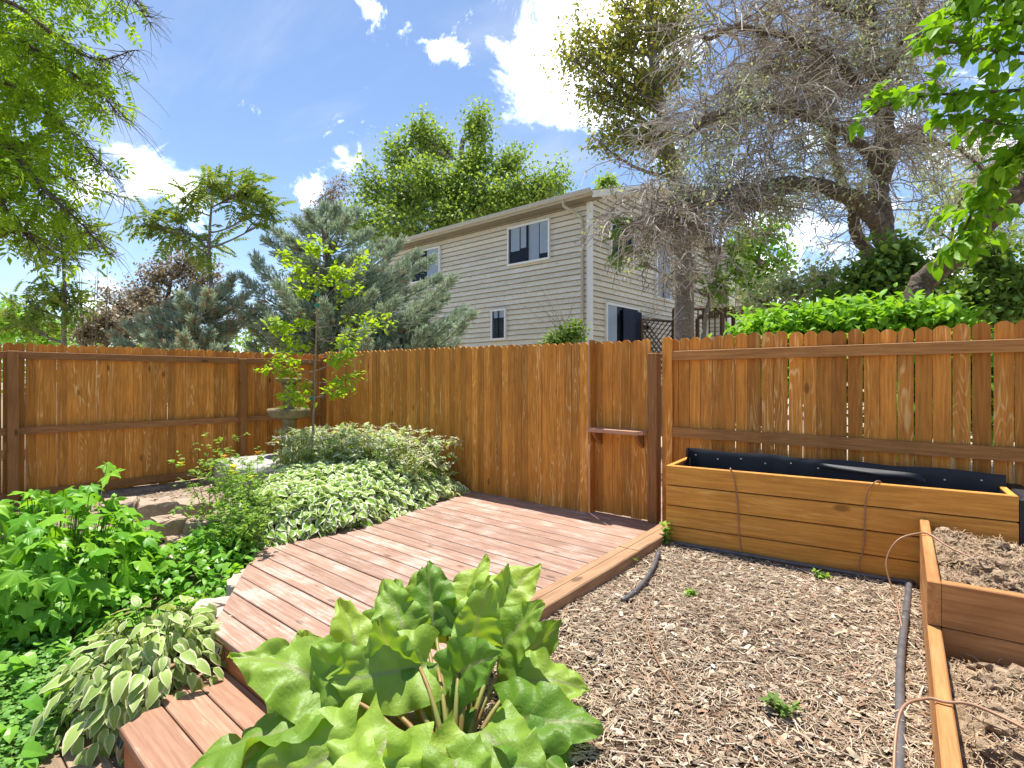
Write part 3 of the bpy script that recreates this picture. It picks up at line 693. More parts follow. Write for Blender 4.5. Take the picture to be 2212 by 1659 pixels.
# liner: wrinkled sheet hanging inside
def liner():
    nu, nv = 90, 22
    mb = MB(); path = []
    base = [(0.03, 0.52), (0.05, 0.575)]
    us = np.linspace(0.05, LP - 0.02, nu)
    rows = []
    for j in range(nv):
        t = j / (nv - 1); row = []
        for i, u in enumerate(us):
            bx = -2.10 + 2.2 * (u - 0.05) / (LP - 0.07); by = 4.865 + 0.075 * (u / LP)
            wr = 0.010 * math.sin(u * 9 + 3 * t) * t + 0.012 * math.sin(u * 23 + 5 * t + 2 * math.sin(u * 7)) * (0.3 + t)
            z = 0.79 - 0.55 * t + 0.006 * math.sin(u * 11) * (1 - t)
            if t < 0.02: by += 0.012
            p = np.array((bx, by - wr - 0.02 * t))
            row.append((p[0], p[1], z))
        rows.append(row)
    v = np.array(rows).reshape(-1, 3); i = np.arange(nv - 1)[:, None] * nu + np.arange(nu - 1)[None, :]
    mb.add(v, np.stack([i, i + nu, i + nu + 1, i + 1], -1).reshape(-1, 4))
    # left end with crumpled corner over the edge
    nu2 = 20; rows = []
    for j in range(nv):
        t = j / (nv - 1); row = []
        for a in range(nu2):
            s_ = a / (nu2 - 1); p = pl(0.055, 0.28) * (1 - s_) + np.array((-2.10, 4.865)) * s_
            fold = 0.02 * math.sin(s_ * 19 + 4 * t) * s_
            p = p + U * (0.015 + abs(fold) + 0.03 * t)
            z = (0.70 + 0.10 * sstep(s_, 0.45, 0.9) + 0.012 * math.sin(s_ * 25)) * (1 - t) + 0.2 * t
            row.append((p[0], p[1], z))
        rows.append(row)
    v = np.array(rows).reshape(-1, 3); i = np.arange(nv - 1)[:, None] * nu2 + np.arange(nu2 - 1)[None, :]
    mb.add(v, np.stack([i, i + nu2, i + nu2 + 1, i + 1], -1).reshape(-1, 4))
    # floor, front and right faces
    a, b_, c, d = pl(0.04, 0.045), pl(LP - 0.04, 0.045), pl(LP - 0.04, 0.62), pl(0.04, 0.6)
    mb.add([(*a, 0.25), (*b_, 0.25), (*c, 0.25), (*d, 0.25)], [(0, 1, 2, 3)])
    mb.add([(*a, 0.25), (*b_, 0.25), (*b_, 0.66), (*a, 0.66)], [(0, 1, 2, 3)])
    mb.add([(*b_, 0.25), (*c, 0.25), (*c, 0.70), (*b_, 0.70)], [(0, 1, 2, 3)])
    o = mb.build('liner', M['liner'], lp, smooth=True, origin=(-1, 4.9, 0.5))
    # folded flap lying on the liner
    rows = []
    for a in range(26):
        s_ = a / 25; x = -1.02 + 0.66 * s_; y = 4.86 + 0.03 * s_; wd_ = math.sin(math.pi * min(1, s_ * 1.05)) ** .7
        rows.append([(x, y - 0.012, 0.765 - .015 * s_), (x + .015, y - 0.04 * wd_ - .012 + .002 * math.sin(s_ * 31), 0.752 + 0.003 * math.sin(s_ * 9) - .02 * s_), (x + .03, y - 0.055 * wd_ - .012, 0.735 - 0.03 * s_ + .008 * math.sin(s_ * 17)), (x + .035, y - 0.02 * wd_ - .014, 0.728 - 0.03 * s_)])
    v = np.array(rows).reshape(-1, 3); q_ = [(i * 4 + j, i * 4 + j + 1, i * 4 + j + 5, i * 4 + j + 4) for i in range(25) for j in range(3)]
    MB().add(v, q_).build('flap', M['liner'], o, smooth=True)
    sm = MB().box((-0.006, -0.004, -0.002), (0.006, 0.004, 0.002)).mesh('staple')
    sm.materials.append(M['staple'])
    for i in range(11):
        u = 0.15 + 0.19 * i; bx = -2.10 + 2.2 * (u - 0.05) / (LP - 0.07)
        link('staple', sm, None, o, (bx, 4.835 + 0.075 * (u / LP), 0.74 - 0.02 * (i % 2)), (R(90), 0, 0))
liner()
# black plastic hanging over the right end
cp = []
MB().prism([pl(LP + 0.004, 0.0), pl(LP + 0.12, 0.0), pl(LP + 0.12, 0.6), pl(LP + 0.004, 0.6)], 0.05, 0.705, 0.02).build('liner_flap', M['liner'], lp, origin=(*pl(LP, 0.3), 0.3))

# second planter, nearer, two levels
A0 = pl(1.700, -0.008)                                # its far left corner, against the long planter
n2 = -Vv                                              # towards the camera
n2 = np.array((0.095, -1.0)); n2 /= np.linalg.norm(n2); u2 = np.array((-n2[1], n2[0]))
def p2(a, b): return A0 + n2 * a + u2 * b
np_ = thing('planter_box', 'two-level orange-stained planter full of dry clods, nearest the camera', 'planter', (*A0, 0.05))
ZB = [0.03, 0.125, 0.305, 0.505]
DV = 1.37                                             # where the upper level stops
def side(a0, a1, z0, z1, b=0.0, th=0.052): 
    pa, pb = p2(a0, b), p2(a1, b)
    return plank('side_board', np_, pa, pb, th, z0, z1, M['planter'], 0.006)
plank('side_board', np_, p2(DV, 0), p2(0.004, 0), -0.052, ZB[2] + .004, ZB[3], M['planter'], 0) if False else None
def lboard(name, a0, a1, b0, b1, z0, z1, mat):
    c = (p2(a0, b0) + p2(a1, b1)) / 2; L = abs(a1 - a0); Wd = abs(b1 - b0); ang = math.atan2(n2[1], n2[0])
    if L >= Wd:
        mb = MB().prism([(-L / 2, -Wd / 2), (L / 2, -Wd / 2), (L / 2, Wd / 2), (-L / 2, Wd / 2)], 0, z1 - z0, 0.005); rot = ang
    else:
        mb = MB().prism([(-Wd / 2, -L / 2), (Wd / 2, -L / 2), (Wd / 2, L / 2), (-Wd / 2, L / 2)], 0, z1 - z0, 0.005); rot = ang + math.pi / 2
    return link(name, mb.mesh(name), mat, np_, (c[0], c[1], z0), (0, 0, rot))
PL2 = wood('orange_planter_boards_long', (0.34, 0.14, 0.045), (0.52, 0.245, 0.085), (0.68, 0.40, 0.2), 0, 0.15, 0.6, vary=0.15, scale=0.8)
TH = 0.05; WID = 1.0; LEN = 2.9
lboard('side_board', 0.004, DV, 0, TH, 0.309, 0.507, PL2)
for z0, z1 in ((0.03, 0.128), (0.132, 0.305)):
    lboard('side_board', 0.004, LEN, 0, TH, z0, z1, PL2)
    lboard('side_board', 0.004, LEN, WID - TH, WID, z0, z1, PL2)
lboard('side_board', 0.004, DV, WID - TH, WID, 0.309, 0.507, PL2)
lboard('divider_board', DV - 0.052, DV - 0.002, TH + 0.002, WID - TH - .002, 0.309, 0.507, PL2)
lboard('divider_board', DV - 0.050, DV - 0.004, TH + 0.002, WID - TH - .002, 0.09, 0.303, PL2)
lboard('end_board', LEN - .05, LEN, TH + 0.002, WID - TH - .002, 0.03, 0.30, PL2)

def soil_heap(name, a0, a1, b0, b1, zc, amp, label, seed, nclod):
    rg = np.random.default_rng(seed); na, nb = 70, 50
    A, B = np.meshgrid(np.linspace(a0, a1, na), np.linspace(b0, b1, nb), indexing='ij')
    Z = np.full(A.shape, zc)
    for _ in range(70):
        ca, cb, r_ = rg.uniform(a0, a1), rg.uniform(b0, b1), rg.uniform(0.03, 0.14)
        Z += rg.uniform(0.2, 1) * amp * np.exp(-((A - ca) ** 2 + (B - cb) ** 2) / r_ ** 2) * rg.choice([1, 1, -0.6])
    Z += rg.normal(size=Z.shape) * 0.009
    XY = A0[None, None] + A[..., None] * n2 + B[..., None] * u2
    v = np.dstack([XY, Z]).reshape(-1, 3); i = np.arange(na - 1)[:, None] * nb + np.arange(nb - 1)[None]
    mb = MB().add(v, np.stack([i, i + nb, i + nb + 1, i + 1], -1).reshape(-1, 4))
    ico = bpy.data.meshes.new('t'); import bmesh
    bm = bmesh.new(); bmesh.ops.create_icosphere(bm, subdivisions=2, radius=1); iv = np.array([x.co[:] for x in bm.verts]); it = np.array([[x.index for x in f_.verts] for f_ in bm.faces]); bm.free()
    for _ in range(nclod):
        a, b_ = rg.uniform(a0 + .04, a1 - .04), rg.uniform(b0 + .04, b1 - .04); r_ = rg.uniform(0.008, 0.028) * (1.5 if rg.random() < .15 else 1)
        ia = int((a - a0) / (a1 - a0) * (na - 1)); ib = int((b_ - b0) / (b1 - b0) * (nb - 1))
        d = 1 + 0.28 * np.sin(iv @ rg.normal(size=3) * 3.5 + rg.uniform(0, 6)) + 0.2 * rg.normal(size=len(iv))
        vv = iv * d[:, None] * r_ * np.array((1.2, 1, 0.75)); p = A0 + n2 * a + u2 * b_
        mb.add(vv + np.array((p[0], p[1], Z[ia, ib] + r_ * 0.3)), None, it)
    o = mb.build(name, M['clod'], None, smooth=False); tag(o, label, 'soil', kind='stuff')
    fb = MB()
    n = 4200
    for _ in range(n):
        a, b_ = rg.uniform(a0 + .03, a1 - .03), rg.uniform(b0 + .03, b1 - .03)
        ia = int((a - a0) / (a1 - a0) * (na - 1)); ib = int((b_ - b0) / (b1 - b0) * (nb - 1)); p = A0 + n2 * a + u2 * b_
        L = rg.uniform(0.02, 0.07); th = rg.uniform(0, 6.28); w = 0.0016
        d = np.array((math.cos(th), math.sin(th), rg.uniform(-0.2, 0.5))) * L; c = np.array((p[0], p[1], Z[ia, ib] + rg.uniform(0.0, 0.035)))
        s_ = np.array((-math.sin(th), math.cos(th), 0)) * w; up = np.array((0, 0, rg.uniform(0, .015)))
        fb.add([c - d / 2 - s_, c - d / 2 + s_, c + up + s_, c + up - s_, c + d / 2 + s_, c + d / 2 - s_], [(0, 1, 2, 3), (3, 2, 4, 5)])
    f_ = fb.build('root_fibres', M['fibre'], o); f_['kind'] = 'stuff'
soil_heap('soil', 0.03, DV - 0.055, TH + .004, WID - TH - .004, 0.40, 0.05, 'dry clods and straw heaped in the upper level of the near planter', 5, 420)
soil_heap('soil', DV + 0.0, LEN - 0.055, TH + .004, WID - TH - .004, 0.17, 0.045, 'crumbly brown soil in the lower level of the near planter', 6, 420)

# ------------------------------------------------------------------ mulch bed
mz = lambda x, y: 0.05 - 0.06 * (1 - sstep(np.asarray(y, float), 0.9, 2.3)) * 1.0 + 0.010 * np.sin(np.asarray(x) * 4.3) * np.cos(np.asarray(y) * 3.7)
xs = np.linspace(-2.3, 1.6, 60); ys = np.linspace(-1.0, 5.2, 90)
def mzz(X, Y):
    z = mz(X, Y); lim = -1.95 + 0.0 * Y
    edge = sstep(X, -2.06 - 0.066 * (Y - 3.4), -1.96 - 0.066 * (Y - 3.4))
    return z * edge + (1 - edge) * (-0.05) - 0.25 * (1 - sstep(Y, 0.9, 1.9)) * (1 - sstep(X, -1.95, -1.7))
v, q = grid(xs, ys, mzz)
o = MB().add(v, q).build('mulch_bed', M['mulchbase'], smooth=True); tag(o, kind='structure')
def chips(n, xr, yr, lmin, lmax, wmin, wmax, seed):
    rg = np.random.default_rng(seed)
    x = rg.uniform(*xr, n); y = rg.uniform(*yr, n)
    ok = (x > -2.02 - 0.066 * (y - 3.4) + .03) & (y < 4.30 + (x + 2.02) * 0.133) & (((x - A0[0]) * u2[0] + (y - A0[1]) * u2[1]) < -0.004)
    ok |= False
    x, y = x[ok], y[ok]; n = len(x)
    z = mzz(x, y); L = rg.uniform(lmin, lmax, n) * rg.uniform(0.5, 1, n); w = rg.uniform(wmin, wmax, n); th = rg.uniform(0, 2 * np.pi, n)
    tilt = rg.normal(0, 0.16, n); d = np.c_[np.cos(th) * np.cos(tilt), np.sin(th) * np.cos(tilt), np.sin(tilt)] * L[:, None] / 2
    s_ = np.c_[-np.sin(th), np.cos(th), rg.normal(0, 0.25, n)] * w[:, None] / 2
    c = np.c_[x, y, z + rg.uniform(0.001, 0.020, n)]; up = np.zeros((n, 3)); up[:, 2] = w * rg.uniform(0.25, 0.6, n)
    bend = np.c_[-np.sin(th), np.cos(th), np.zeros(n)] * (L * rg.normal(0, 0.10, n))[:, None]
    rows = np.stack([c - d - s_, c - d + up * .4, c - d + s_, c - s_ + bend, c + up + bend, c + s_ + bend, c + d - s_ * .6, c + d + up * .3, c + d + s_ * .6], 1)
    off = (np.arange(n) * 9)[:, None]
    q = np.concatenate([off + np.array(f_) for f_ in ((0, 3, 4, 1), (1, 4, 5, 2), (3, 6, 7, 4), (4, 7, 8, 5))])
    return rows.reshape(-1, 3), q
mb = MB()
mb.add(*chips(1300, (-2.05, 0.1), (0.7, 4.6), 0.12, 0.26, 0.003, 0.006, 4))
for a in ((30000, (-2.05, 0.1), (0.7, 4.6), 0.03, 0.12, 0.0022, 0.005, 1), (5200, (-2.05, 0.1), (0.7, 4.6), 0.02, 0.06, 0.006, 0.016, 2), (1100, (-2.0, 0.1), (0.7, 4.2), 0.04, 0.10, 0.012, 0.026, 3)):
    mb.add(*chips(*a))
o = mb.build('straw_mulch', M['chips']); tag(o, 'loose straw and bark chips covering the bed in front of the planter', 'mulch', kind='stuff')

# ------------------------------------------------------------------ pipes and tubes
pz = lambda x, y: float(mzz(np.array(x), np.array(y)))
def pipe(pts, r, mat, n=40, sides=10):
    return MB().tube(spline(pts, n), r, sides)
pp = thing('irrigation_pipe', 'long black drip pipe lying at the foot of the long planter and round its corner', 'pipe', (*pl(0.05, -0.04), 0.06))
e0, e1 = pl(0.06, -0.035), pl(1.655, -0.05)
pipe([(*e0, 0.084), (*pl(0.5, -0.03), 0.08), (*pl(1.1, -0.035), 0.078), (*e1, 0.082)], 0.0145, M['poly']).build('pipe_run', M['poly'], pp, smooth=True)
c_ = p2(0.11, -0.055)
MB().tube(spline([(*pl(1.61, -0.05), 0.082), (*e1, 0.083), (*p2(0.075, -0.055), 0.083), (*p2(0.12, -0.058), 0.083)], 14), 0.021, 10).build('elbow', M['poly'], pp, smooth=True)
pipe([(*p2(0.1, -0.057), 0.083), (*p2(0.6, -0.075), 0.08), (*p2(1.3, -0.10), 0.076), (*p2(2.0, -0.10), 0.068), (*p2(2.6, -0.10), 0.055), (*p2(3.2, -.1), 0.03)], 0.018, M['poly'], 50).build('pipe_run', M['poly'], pp, smooth=True)
MB().tube([(*p2(0.72, -0.083), 0.079), (*p2(0.77, -0.085), 0.079)], 0.023, 10).build('coupling', M['poly'], pp, smooth=True)
MB().tube([(*(e0 - U * .03), 0.072), (*(e0 + U * .02), 0.072)], 0.022, 10).build('coupling', M['tube'], pp, smooth=True)

sp = thing('pipe_offcut', 'short curved piece of black pipe lying in the straw beside the timber', 'pipe', G(1385, 1260, 0.07))
pts = [(*G(x, y, 0.06)[:2], z) for x, y, z in ((1420, 1212, 0.095), (1412, 1232, 0.09), (1392, 1262, 0.082), (1366, 1288, 0.076), (1344, 1300, 0.068))]
pipe(pts, 0.014, M['poly'], 30).build('pipe_run', M['poly'], sp, smooth=True)
MB().tube([pts[0], np.array(pts[0]) + (np.array(pts[0]) - np.array(pts[1])) * 0.5], 0.016, 10).build('cap', M['poly'], sp, smooth=True)

def hose(pts, label, r=0.0045, mat='tube', cat='tube', group=None, n=50):
    o = pipe(pts, r, M[mat], n, 8).build('drip_tube' if mat == 'tube' else 'thin_tube', M[mat], None, smooth=True, origin=np.array(pts[0]))
    return tag(o, label, cat, group)
def on_front(u, z, off=0.007): p = pl(u, -off); return (*p, z)
hose([(*pl(0.50, 0.10), 0.66), (*pl(0.505, 0.03), 0.722), on_front(0.515, 0.724, .012), on_front(0.54, 0.66), on_front(0.565, 0.45), on_front(0.575, 0.25), on_front(0.59, 0.11), (*pl(0.592, -0.02), 0.075)],
     'thin brown drip tube hanging straight down the left part of the long planter', group='brown drip tubes')
hose([(*pl(1.50, 0.09), 0.67), (*pl(1.485, 0.03), 0.722), on_front(1.455, 0.722, .015), on_front(1.41, 0.65, .02), on_front(1.395, 0.45, .014), on_front(1.39, 0.28, .012), on_front(1.365, 0.16, .018), (*pl(1.36, -0.025), 0.08)],
     'thin brown drip tube bent over the middle front of the long planter', group='brown drip tubes')
hose([(*p2(0.92, -0.09), 0.075), (*p2(0.72, -0.12), 0.16), (*p2(0.62, -0.17), 0.34), (*p2(0.56, -0.12), 0.47), (*p2(0.50, -0.03), 0.515), (*p2(0.47, 0.035), 0.516), (*p2(0.56, 0.12), 0.48), (*p2(0.66, 0.25), 0.45)],
     'brown drip tube arching over the upper level wall of the near planter', r=0.005, group='brown drip tubes')
hose([(*p2(2.75, -0.10), 0.05), (*p2(2.48, -0.115), 0.16), (*p2(2.22, -0.10), 0.285), (*p2(2.12, -0.03), 0.312), (*p2(2.11, 0.03), 0.316), (*p2(2.10, 0.12), 0.325), (*p2(2.18, 0.3), 0.30), (*p2(2.3, 0.5), 0.23)],
     'brown drip tube looping over the lower wall of the near planter', r=0.0055, group='brown drip tubes')
hose([(*G(1225, 1452, 0.04)[:2], 0.05), (*G(1262, 1448, 0.04)[:2], 0.06), (*G(1293, 1428, 0.04)[:2], 0.07), (*G(1300, 1405, 0.04)[:2], 0.07), (*G(1268, 1388, 0.04)[:2], 0.065)], 'curl of thin black tube sticking out of the straw beside the rhubarb', mat='blacktube')
hose([(*G(1412, 1290, 0.05)[:2], 0.07), (*G(1396, 1330, 0.05)[:2], 0.07), (*G(1405, 1400, 0.05)[:2], 0.075), (*G(1440, 1470, 0.05)[:2], 0.07), (*G(1490, 1530, 0.04)[:2], 0.06)], 'faded brown tube trailing loose across the straw', r=0.0035)

# ------------------------------------------------------------------ stones, slab, birdbath
def stone(name, c, rx, ry, h, rz, mat, label, cat, group=None, seed=0, n=9, taper=0.0, rough=0.05, square=False):
    rg = np.random.default_rng(seed); mb = MB()
    if square: base = [(-rx, -ry), (rx, -ry), (rx * (1 - taper), ry), (-rx * (1 - taper), ry)]
    else: base = [(rx * math.cos(a) * rg.uniform(0.85, 1.1), ry * math.sin(a) * rg.uniform(0.85, 1.1)) for a in np.arange(n) * 2 * np.pi / n]
    B = []
    for i in range(len(base)):
        p, q_ = np.array(base[i]), np.array(base[(i + 1) % len(base)])
        for t in (0, .25, .5, .75) if square else (0, .5): B.append(p * (1 - t) + q_ * t + rg.normal(size=2) * rough * min(rx, ry))
    B = np.array(B); k = len(B); rings = []
    for s_, z in ((0.97, 0), (1.0, 0.25), (1.0, 0.8), (0.97, 0.96), (0.9, 1.0), (0.5, 1.0), (0.0001, 1.0)):
        rings.append(np.c_[B * s_ + rg.normal(size=B.shape) * rough * .4 * min(rx, ry) * (s_ > .1), np.full(k, z * h) + rg.normal(size=k) * 0.006 * (0 < z)])
    v = np.vstack(rings); m_ = len(rings)
    q_ = [(a * k + j, a * k + (j + 1) % k, (a + 1) * k + (j + 1) % k, (a + 1) * k + j) for a in range(m_ - 1) for j in range(k)]
    o = link(name, mb.add(v, q_).mesh(name), mat, None, c, (0, 0, rz)); return tag(o, label, cat, group)
GZ = lambda x, y: float(ground_z(np.array(x), np.array(y)))
for i, (x, y, z, rx, ry, h, rz, lab) in enumerate((
        (-6.95, 1.62, -0.05, 0.22, 0.15, 0.19, 20, 'tan wall block half hidden by the lobed-leaf plant, leftmost of the low wall'),
        (-6.62, 1.86, -0.05, 0.22, 0.15, 0.20, 25, 'wide tan wall block in the rear row of the low stone wall'),
        (-6.32, 2.12, -0.05, 0.22, 0.15, 0.20, 40, 'rear wall block ending behind the columbine stems'),
        (-5.88, 1.76, -0.06, 0.16, 0.13, 0.17, 35, 'tan wall block with squared front in the nearer row of the low wall'),
        (-5.62, 1.98, -0.06, 0.17, 0.14, 0.16, 15, 'round-fronted tan wall block at the near end of the low wall'),
        (-5.46, 1.72, -0.08, 0.10, 0.09, 0.09, 30, 'small brick-sized stone lying in front of the low wall'))):
    stone('wall_block', (x, y, z), rx, ry, h, R(rz - 40), M['stone'], lab, 'stone', 'blocks of the low stone wall', i + 3, square=True, taper=0.2, rough=0.06)
stone('flagstone', (-3.72, 1.42, -0.17), 0.22, 0.17, 0.14, R(30), M['flag'], 'smooth pale flagstone set against the angled deck edge', 'stone', 'flagstones by the deck', 21)
stone('flagstone', (-4.10, 1.72, -0.16), 0.22, 0.13, 0.14, R(-30), M['flag'], 'dappled flagstone under leaf shade behind the smooth one', 'stone', 'flagstones by the deck', 22, rough=.09)
stone('flagstone', (-5.02, 1.66, -0.10), 0.2, 0.16, 0.08, R(10), M['flag'], 'pale flat stone lying among the heart-shaped leaves', 'stone', 'flagstones by the deck', 23)
stone('stone_slab', (-7.55, 3.35, -0.05), 0.6, 0.42, 0.36, R(-8), M['concrete'], 'flat grey concrete slab in front of the corner fence post', 'slab', None, 31, square=True, rough=.02)

def lathe(prof, c, n=28, wob=0.0, seed=0):
    rg = np.random.default_rng(seed); prof = np.array(prof, float); a = np.arange(n) * 2 * np.pi / n
    v = []
    for r_, z in prof:
        rr = r_ * (1 + wob * np.sin(a * 5 + z * 30) + wob * rg.normal(size=n) * .5)
        v.append(np.c_[c[0] + rr * np.cos(a), c[1] + rr * np.sin(a), np.full(n, c[2] + z)])
    v = np.vstack(v); q_ = [(i * n + j, i * n + (j + 1) % n, (i + 1) * n + (j + 1) % n, (i + 1) * n + j) for i in range(len(prof) - 1) for j in range(n)]
    return MB().add(v, q_)
bx, by = W(624, 890, 8.05)[:2]
bb = thing('birdbath', 'two-tier mossy cast-stone birdbath standing in the fence corner', 'birdbath', (bx, by, 0))
lathe([(0.001, -0.05), (0.2, -0.05), (0.2, 0.06), (0.12, 0.12), (0.09, 0.5), (0.10, 0.8), (0.14, 0.86), (0.001, 0.86)], (bx, by, 0), wob=.01).build('pedestal', M['birdbath'], bb, smooth=True)
lathe([(0.001, 0.86), (0.20, 0.86), (0.275, 0.89), (0.30, 0.94), (0.298, 0.99), (0.275, 1.0), (0.255, 0.97), (0.2, 0.935), (0.001, 0.93)], (bx, by, 0), 36, .012, 4).build('basin', M['birdbath'], bb, smooth=True)
lathe([(0.001, 0.93), (0.12, 0.935), (0.115, 0.975), (0.085, 1.0), (0.075, 1.1), (0.085, 1.3), (0.105, 1.37), (0.001, 1.38)], (bx, by, 0), 24, .012, 5).build('column', M['birdbath'], bb, smooth=True)
lathe([(0.001, 1.375), (0.10, 1.375), (0.17, 1.395), (0.185, 1.425), (0.17, 1.45), (0.13, 1.437), (0.001, 1.425)], (bx, by, 0), 30, .03, 6).build('top_dish', M['birdbath'], bb, smooth=True)

# ------------------------------------------------------------------ the neighbour's house
HX, HY = -8.23, 12.73; HL = -17.8; HD = 8.2; EZ = 6.42; SL = 0.32; RY = HY + HD / 2; OV_ = 0.5
hs = thing('house', 'two-storey house with weathered tan lap siding and white corner board behind the fence', 'house', (HX, HY, 0))
EXP = 0.158
def lap(x0, x1, z, parent, axis, plane, h=EXP):
    """one lap board: thin top, thick butt edge"""
    mb = MB(); t0, t1 = 0.042, 0.004; L = x1 - x0
    pr = [(0, 0), (-t0, 0), (-t1, h + 0.012), (0, h + 0.012)]
    v = [(-L / 2, y, zz) for y, zz in pr] + [(L / 2, y, zz) for y, zz in pr]
    q = [(0, 1, 5, 4), (1, 2, 6, 5), (2, 3, 7, 6), (3, 0, 4, 7), (0, 3, 2, 1), (4, 5, 6, 7)]
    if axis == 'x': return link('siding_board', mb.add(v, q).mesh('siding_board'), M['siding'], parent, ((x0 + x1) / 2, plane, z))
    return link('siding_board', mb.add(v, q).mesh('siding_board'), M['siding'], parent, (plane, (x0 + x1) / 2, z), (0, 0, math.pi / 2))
wall_top = EZ - 0.12
MB().box((HL, HY + 0.004, -0.3), (HX - 0.004, HY + HD, EZ - 0.1)).build('wall', M['siding'], hs, origin=(HX, HY, 2))
g0 = EZ - 0.1 + SL * OV_ ; mb = MB(); v = []
for x in (HX - 0.004, HX - 0.2): v += [(x, HY + .01, EZ - .11), (x, HY + HD, EZ - .11), (x, HY + HD, g0), (x, RY, g0 + SL * HD / 2), (x, HY + .01, g0)]
mb.add(v, [(0, 1, 2, 4), (9, 7, 6, 5), (4, 3, 8, 9), (3, 2, 7, 8), (0, 4, 9, 5)], [(4, 2, 3), (9, 8, 7)])
mb.build('gable_wall', M['siding'], hs, origin=(HX, HY, 2))
z = 1.2
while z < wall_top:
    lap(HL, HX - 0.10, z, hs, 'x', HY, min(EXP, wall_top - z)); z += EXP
z = 1.2
ztop = EZ + 0.02 + SL * HD / 2
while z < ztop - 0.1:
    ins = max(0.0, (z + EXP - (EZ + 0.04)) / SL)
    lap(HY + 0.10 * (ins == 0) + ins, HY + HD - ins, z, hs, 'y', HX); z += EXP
# corner board, downspout
MB().box((HX - 0.10, HY - 0.035, 0), (HX + 0.03, HY + 0.1, EZ - 0.1)).build('corner_board', M['white'], hs, origin=(HX, HY, 3))
ds = [(HX - 0.55, HY - 0.52, EZ - 0.06), (HX - 0.55, HY - 0.50, EZ - 0.22), (HX - 0.30, HY - 0.18, EZ - 0.42), (HX - 0.22, HY - 0.09, EZ - 0.55), (HX - 0.21, HY - 0.085, EZ - 0.9), (HX - 0.21, HY - 0.085, 0)]
MB().tube(ds, 0.045, 8).build('downspout', M['gutter'], hs)
# roof
OV = 0.5; OX = 0.42
e0 = EZ; 
def roofslab(sgn, z_off, th, ov, ox, name, mat):
    y_e = RY - sgn * (HD / 2 + ov); ze = EZ - 0.02 + z_off; zr = ze + SL * (HD / 2 + ov)
    v = [(HL - ox, y_e, ze), (HX + ox, y_e, ze), (HX + ox, RY, zr), (HL - ox, RY, zr)]
    v += [(a, b, c + th) for a, b, c in v]
    return MB().add(v, [(0, 3, 2, 1), (4, 5, 6, 7), (0, 1, 5, 4), (1, 2, 6, 5), (2, 3, 7, 6), (3, 0, 4, 7)]).build(name, mat, hs, origin=(HX, RY, EZ))
rf = roofslab(1, 0.0, 0.03, OV, OX, 'roof', M['shingle']); roofslab(-1, 0.0, 0.03, OV, OX, 'roof', M['shingle'])
# soffit and rake boards
MB().box((HL - OX, HY - OV + 0.02, EZ - 0.10), (HX + OX - 0.03, HY, EZ - 0.075)).build('soffit', M['siding'], hs, origin=(HX, HY, EZ))
MB().box((HL - OX, HY - OV - 0.01, EZ - 0.12), (HX + OX, HY - OV + 0.018, EZ + 0.02)).build('fascia', M['gutter'], hs, origin=(HX, HY, EZ))
gp = [(0, 0), (-0.10, 0), (-0.125, 0.05), (-0.125, 0.115), (-0.115, 0.115), (-0.10, 0.02), (0, 0.02)]
v = [(HL - OX, HY - OV - 0.012 + a, EZ - 0.075 + b) for a, b in gp] + [(HX + OX - 0.02, HY - OV - 0.012 + a, EZ - 0.075 + b) for a, b in gp]; n = len(gp)
MB().add(v, [(i, n + i, n + (i + 1) % n, (i + 1) % n) for i in range(n)], [(n, n + 1, n + 2), (n, n + 2, n + 3), (n, n + 5, n + 6)]).build('gutter', M['gutter'], hs, origin=(HX, HY, EZ))
for sgn in (1, -1):
    y_e = RY - sgn * (HD / 2 + OV); 
    v = []
    for x in (HX + OX - 0.035, HX + OX + 0.002):
        v += [(x, y_e, EZ - 0.19), (x, RY, EZ - 0.19 + SL * (HD / 2 + OV)), (x, RY, EZ - 0.004 + SL * (HD / 2 + OV)), (x, y_e, EZ - 0.004)]
    MB().add(v, [(0, 1, 2, 3), (7, 6, 5, 4), (0, 4, 5, 1), (1, 5, 6, 2), (2, 6, 7, 3), (3, 7, 4, 0)]).build('rake_board', M['white'], hs, origin=(HX, RY, EZ))
    v = [(HX, y_e, EZ - 0.10), (HX + OX - .036, y_e, EZ - 0.10), (HX + OX - .036, RY, EZ - 0.10 + SL * (HD / 2 + OV)), (HX, RY, EZ - 0.10 + SL * (HD / 2 + OV))]
    v += [(a, b, c - 0.02) for a, b, c in v]
    MB().add(v, [(0, 1, 2, 3), (7, 6, 5, 4), (0, 4, 5, 1), (1, 5, 6, 2), (2, 6, 7, 3), (3, 7, 4, 0)]).build('soffit', M['siding'], hs, origin=(HX, RY, EZ))
MB().tube([(-13.2, HY + 1.2, EZ + .3), (-13.2, HY + 1.2, EZ + 0.75)], 0.05, 8).build('vent_pipe', M['gutter'], rf)
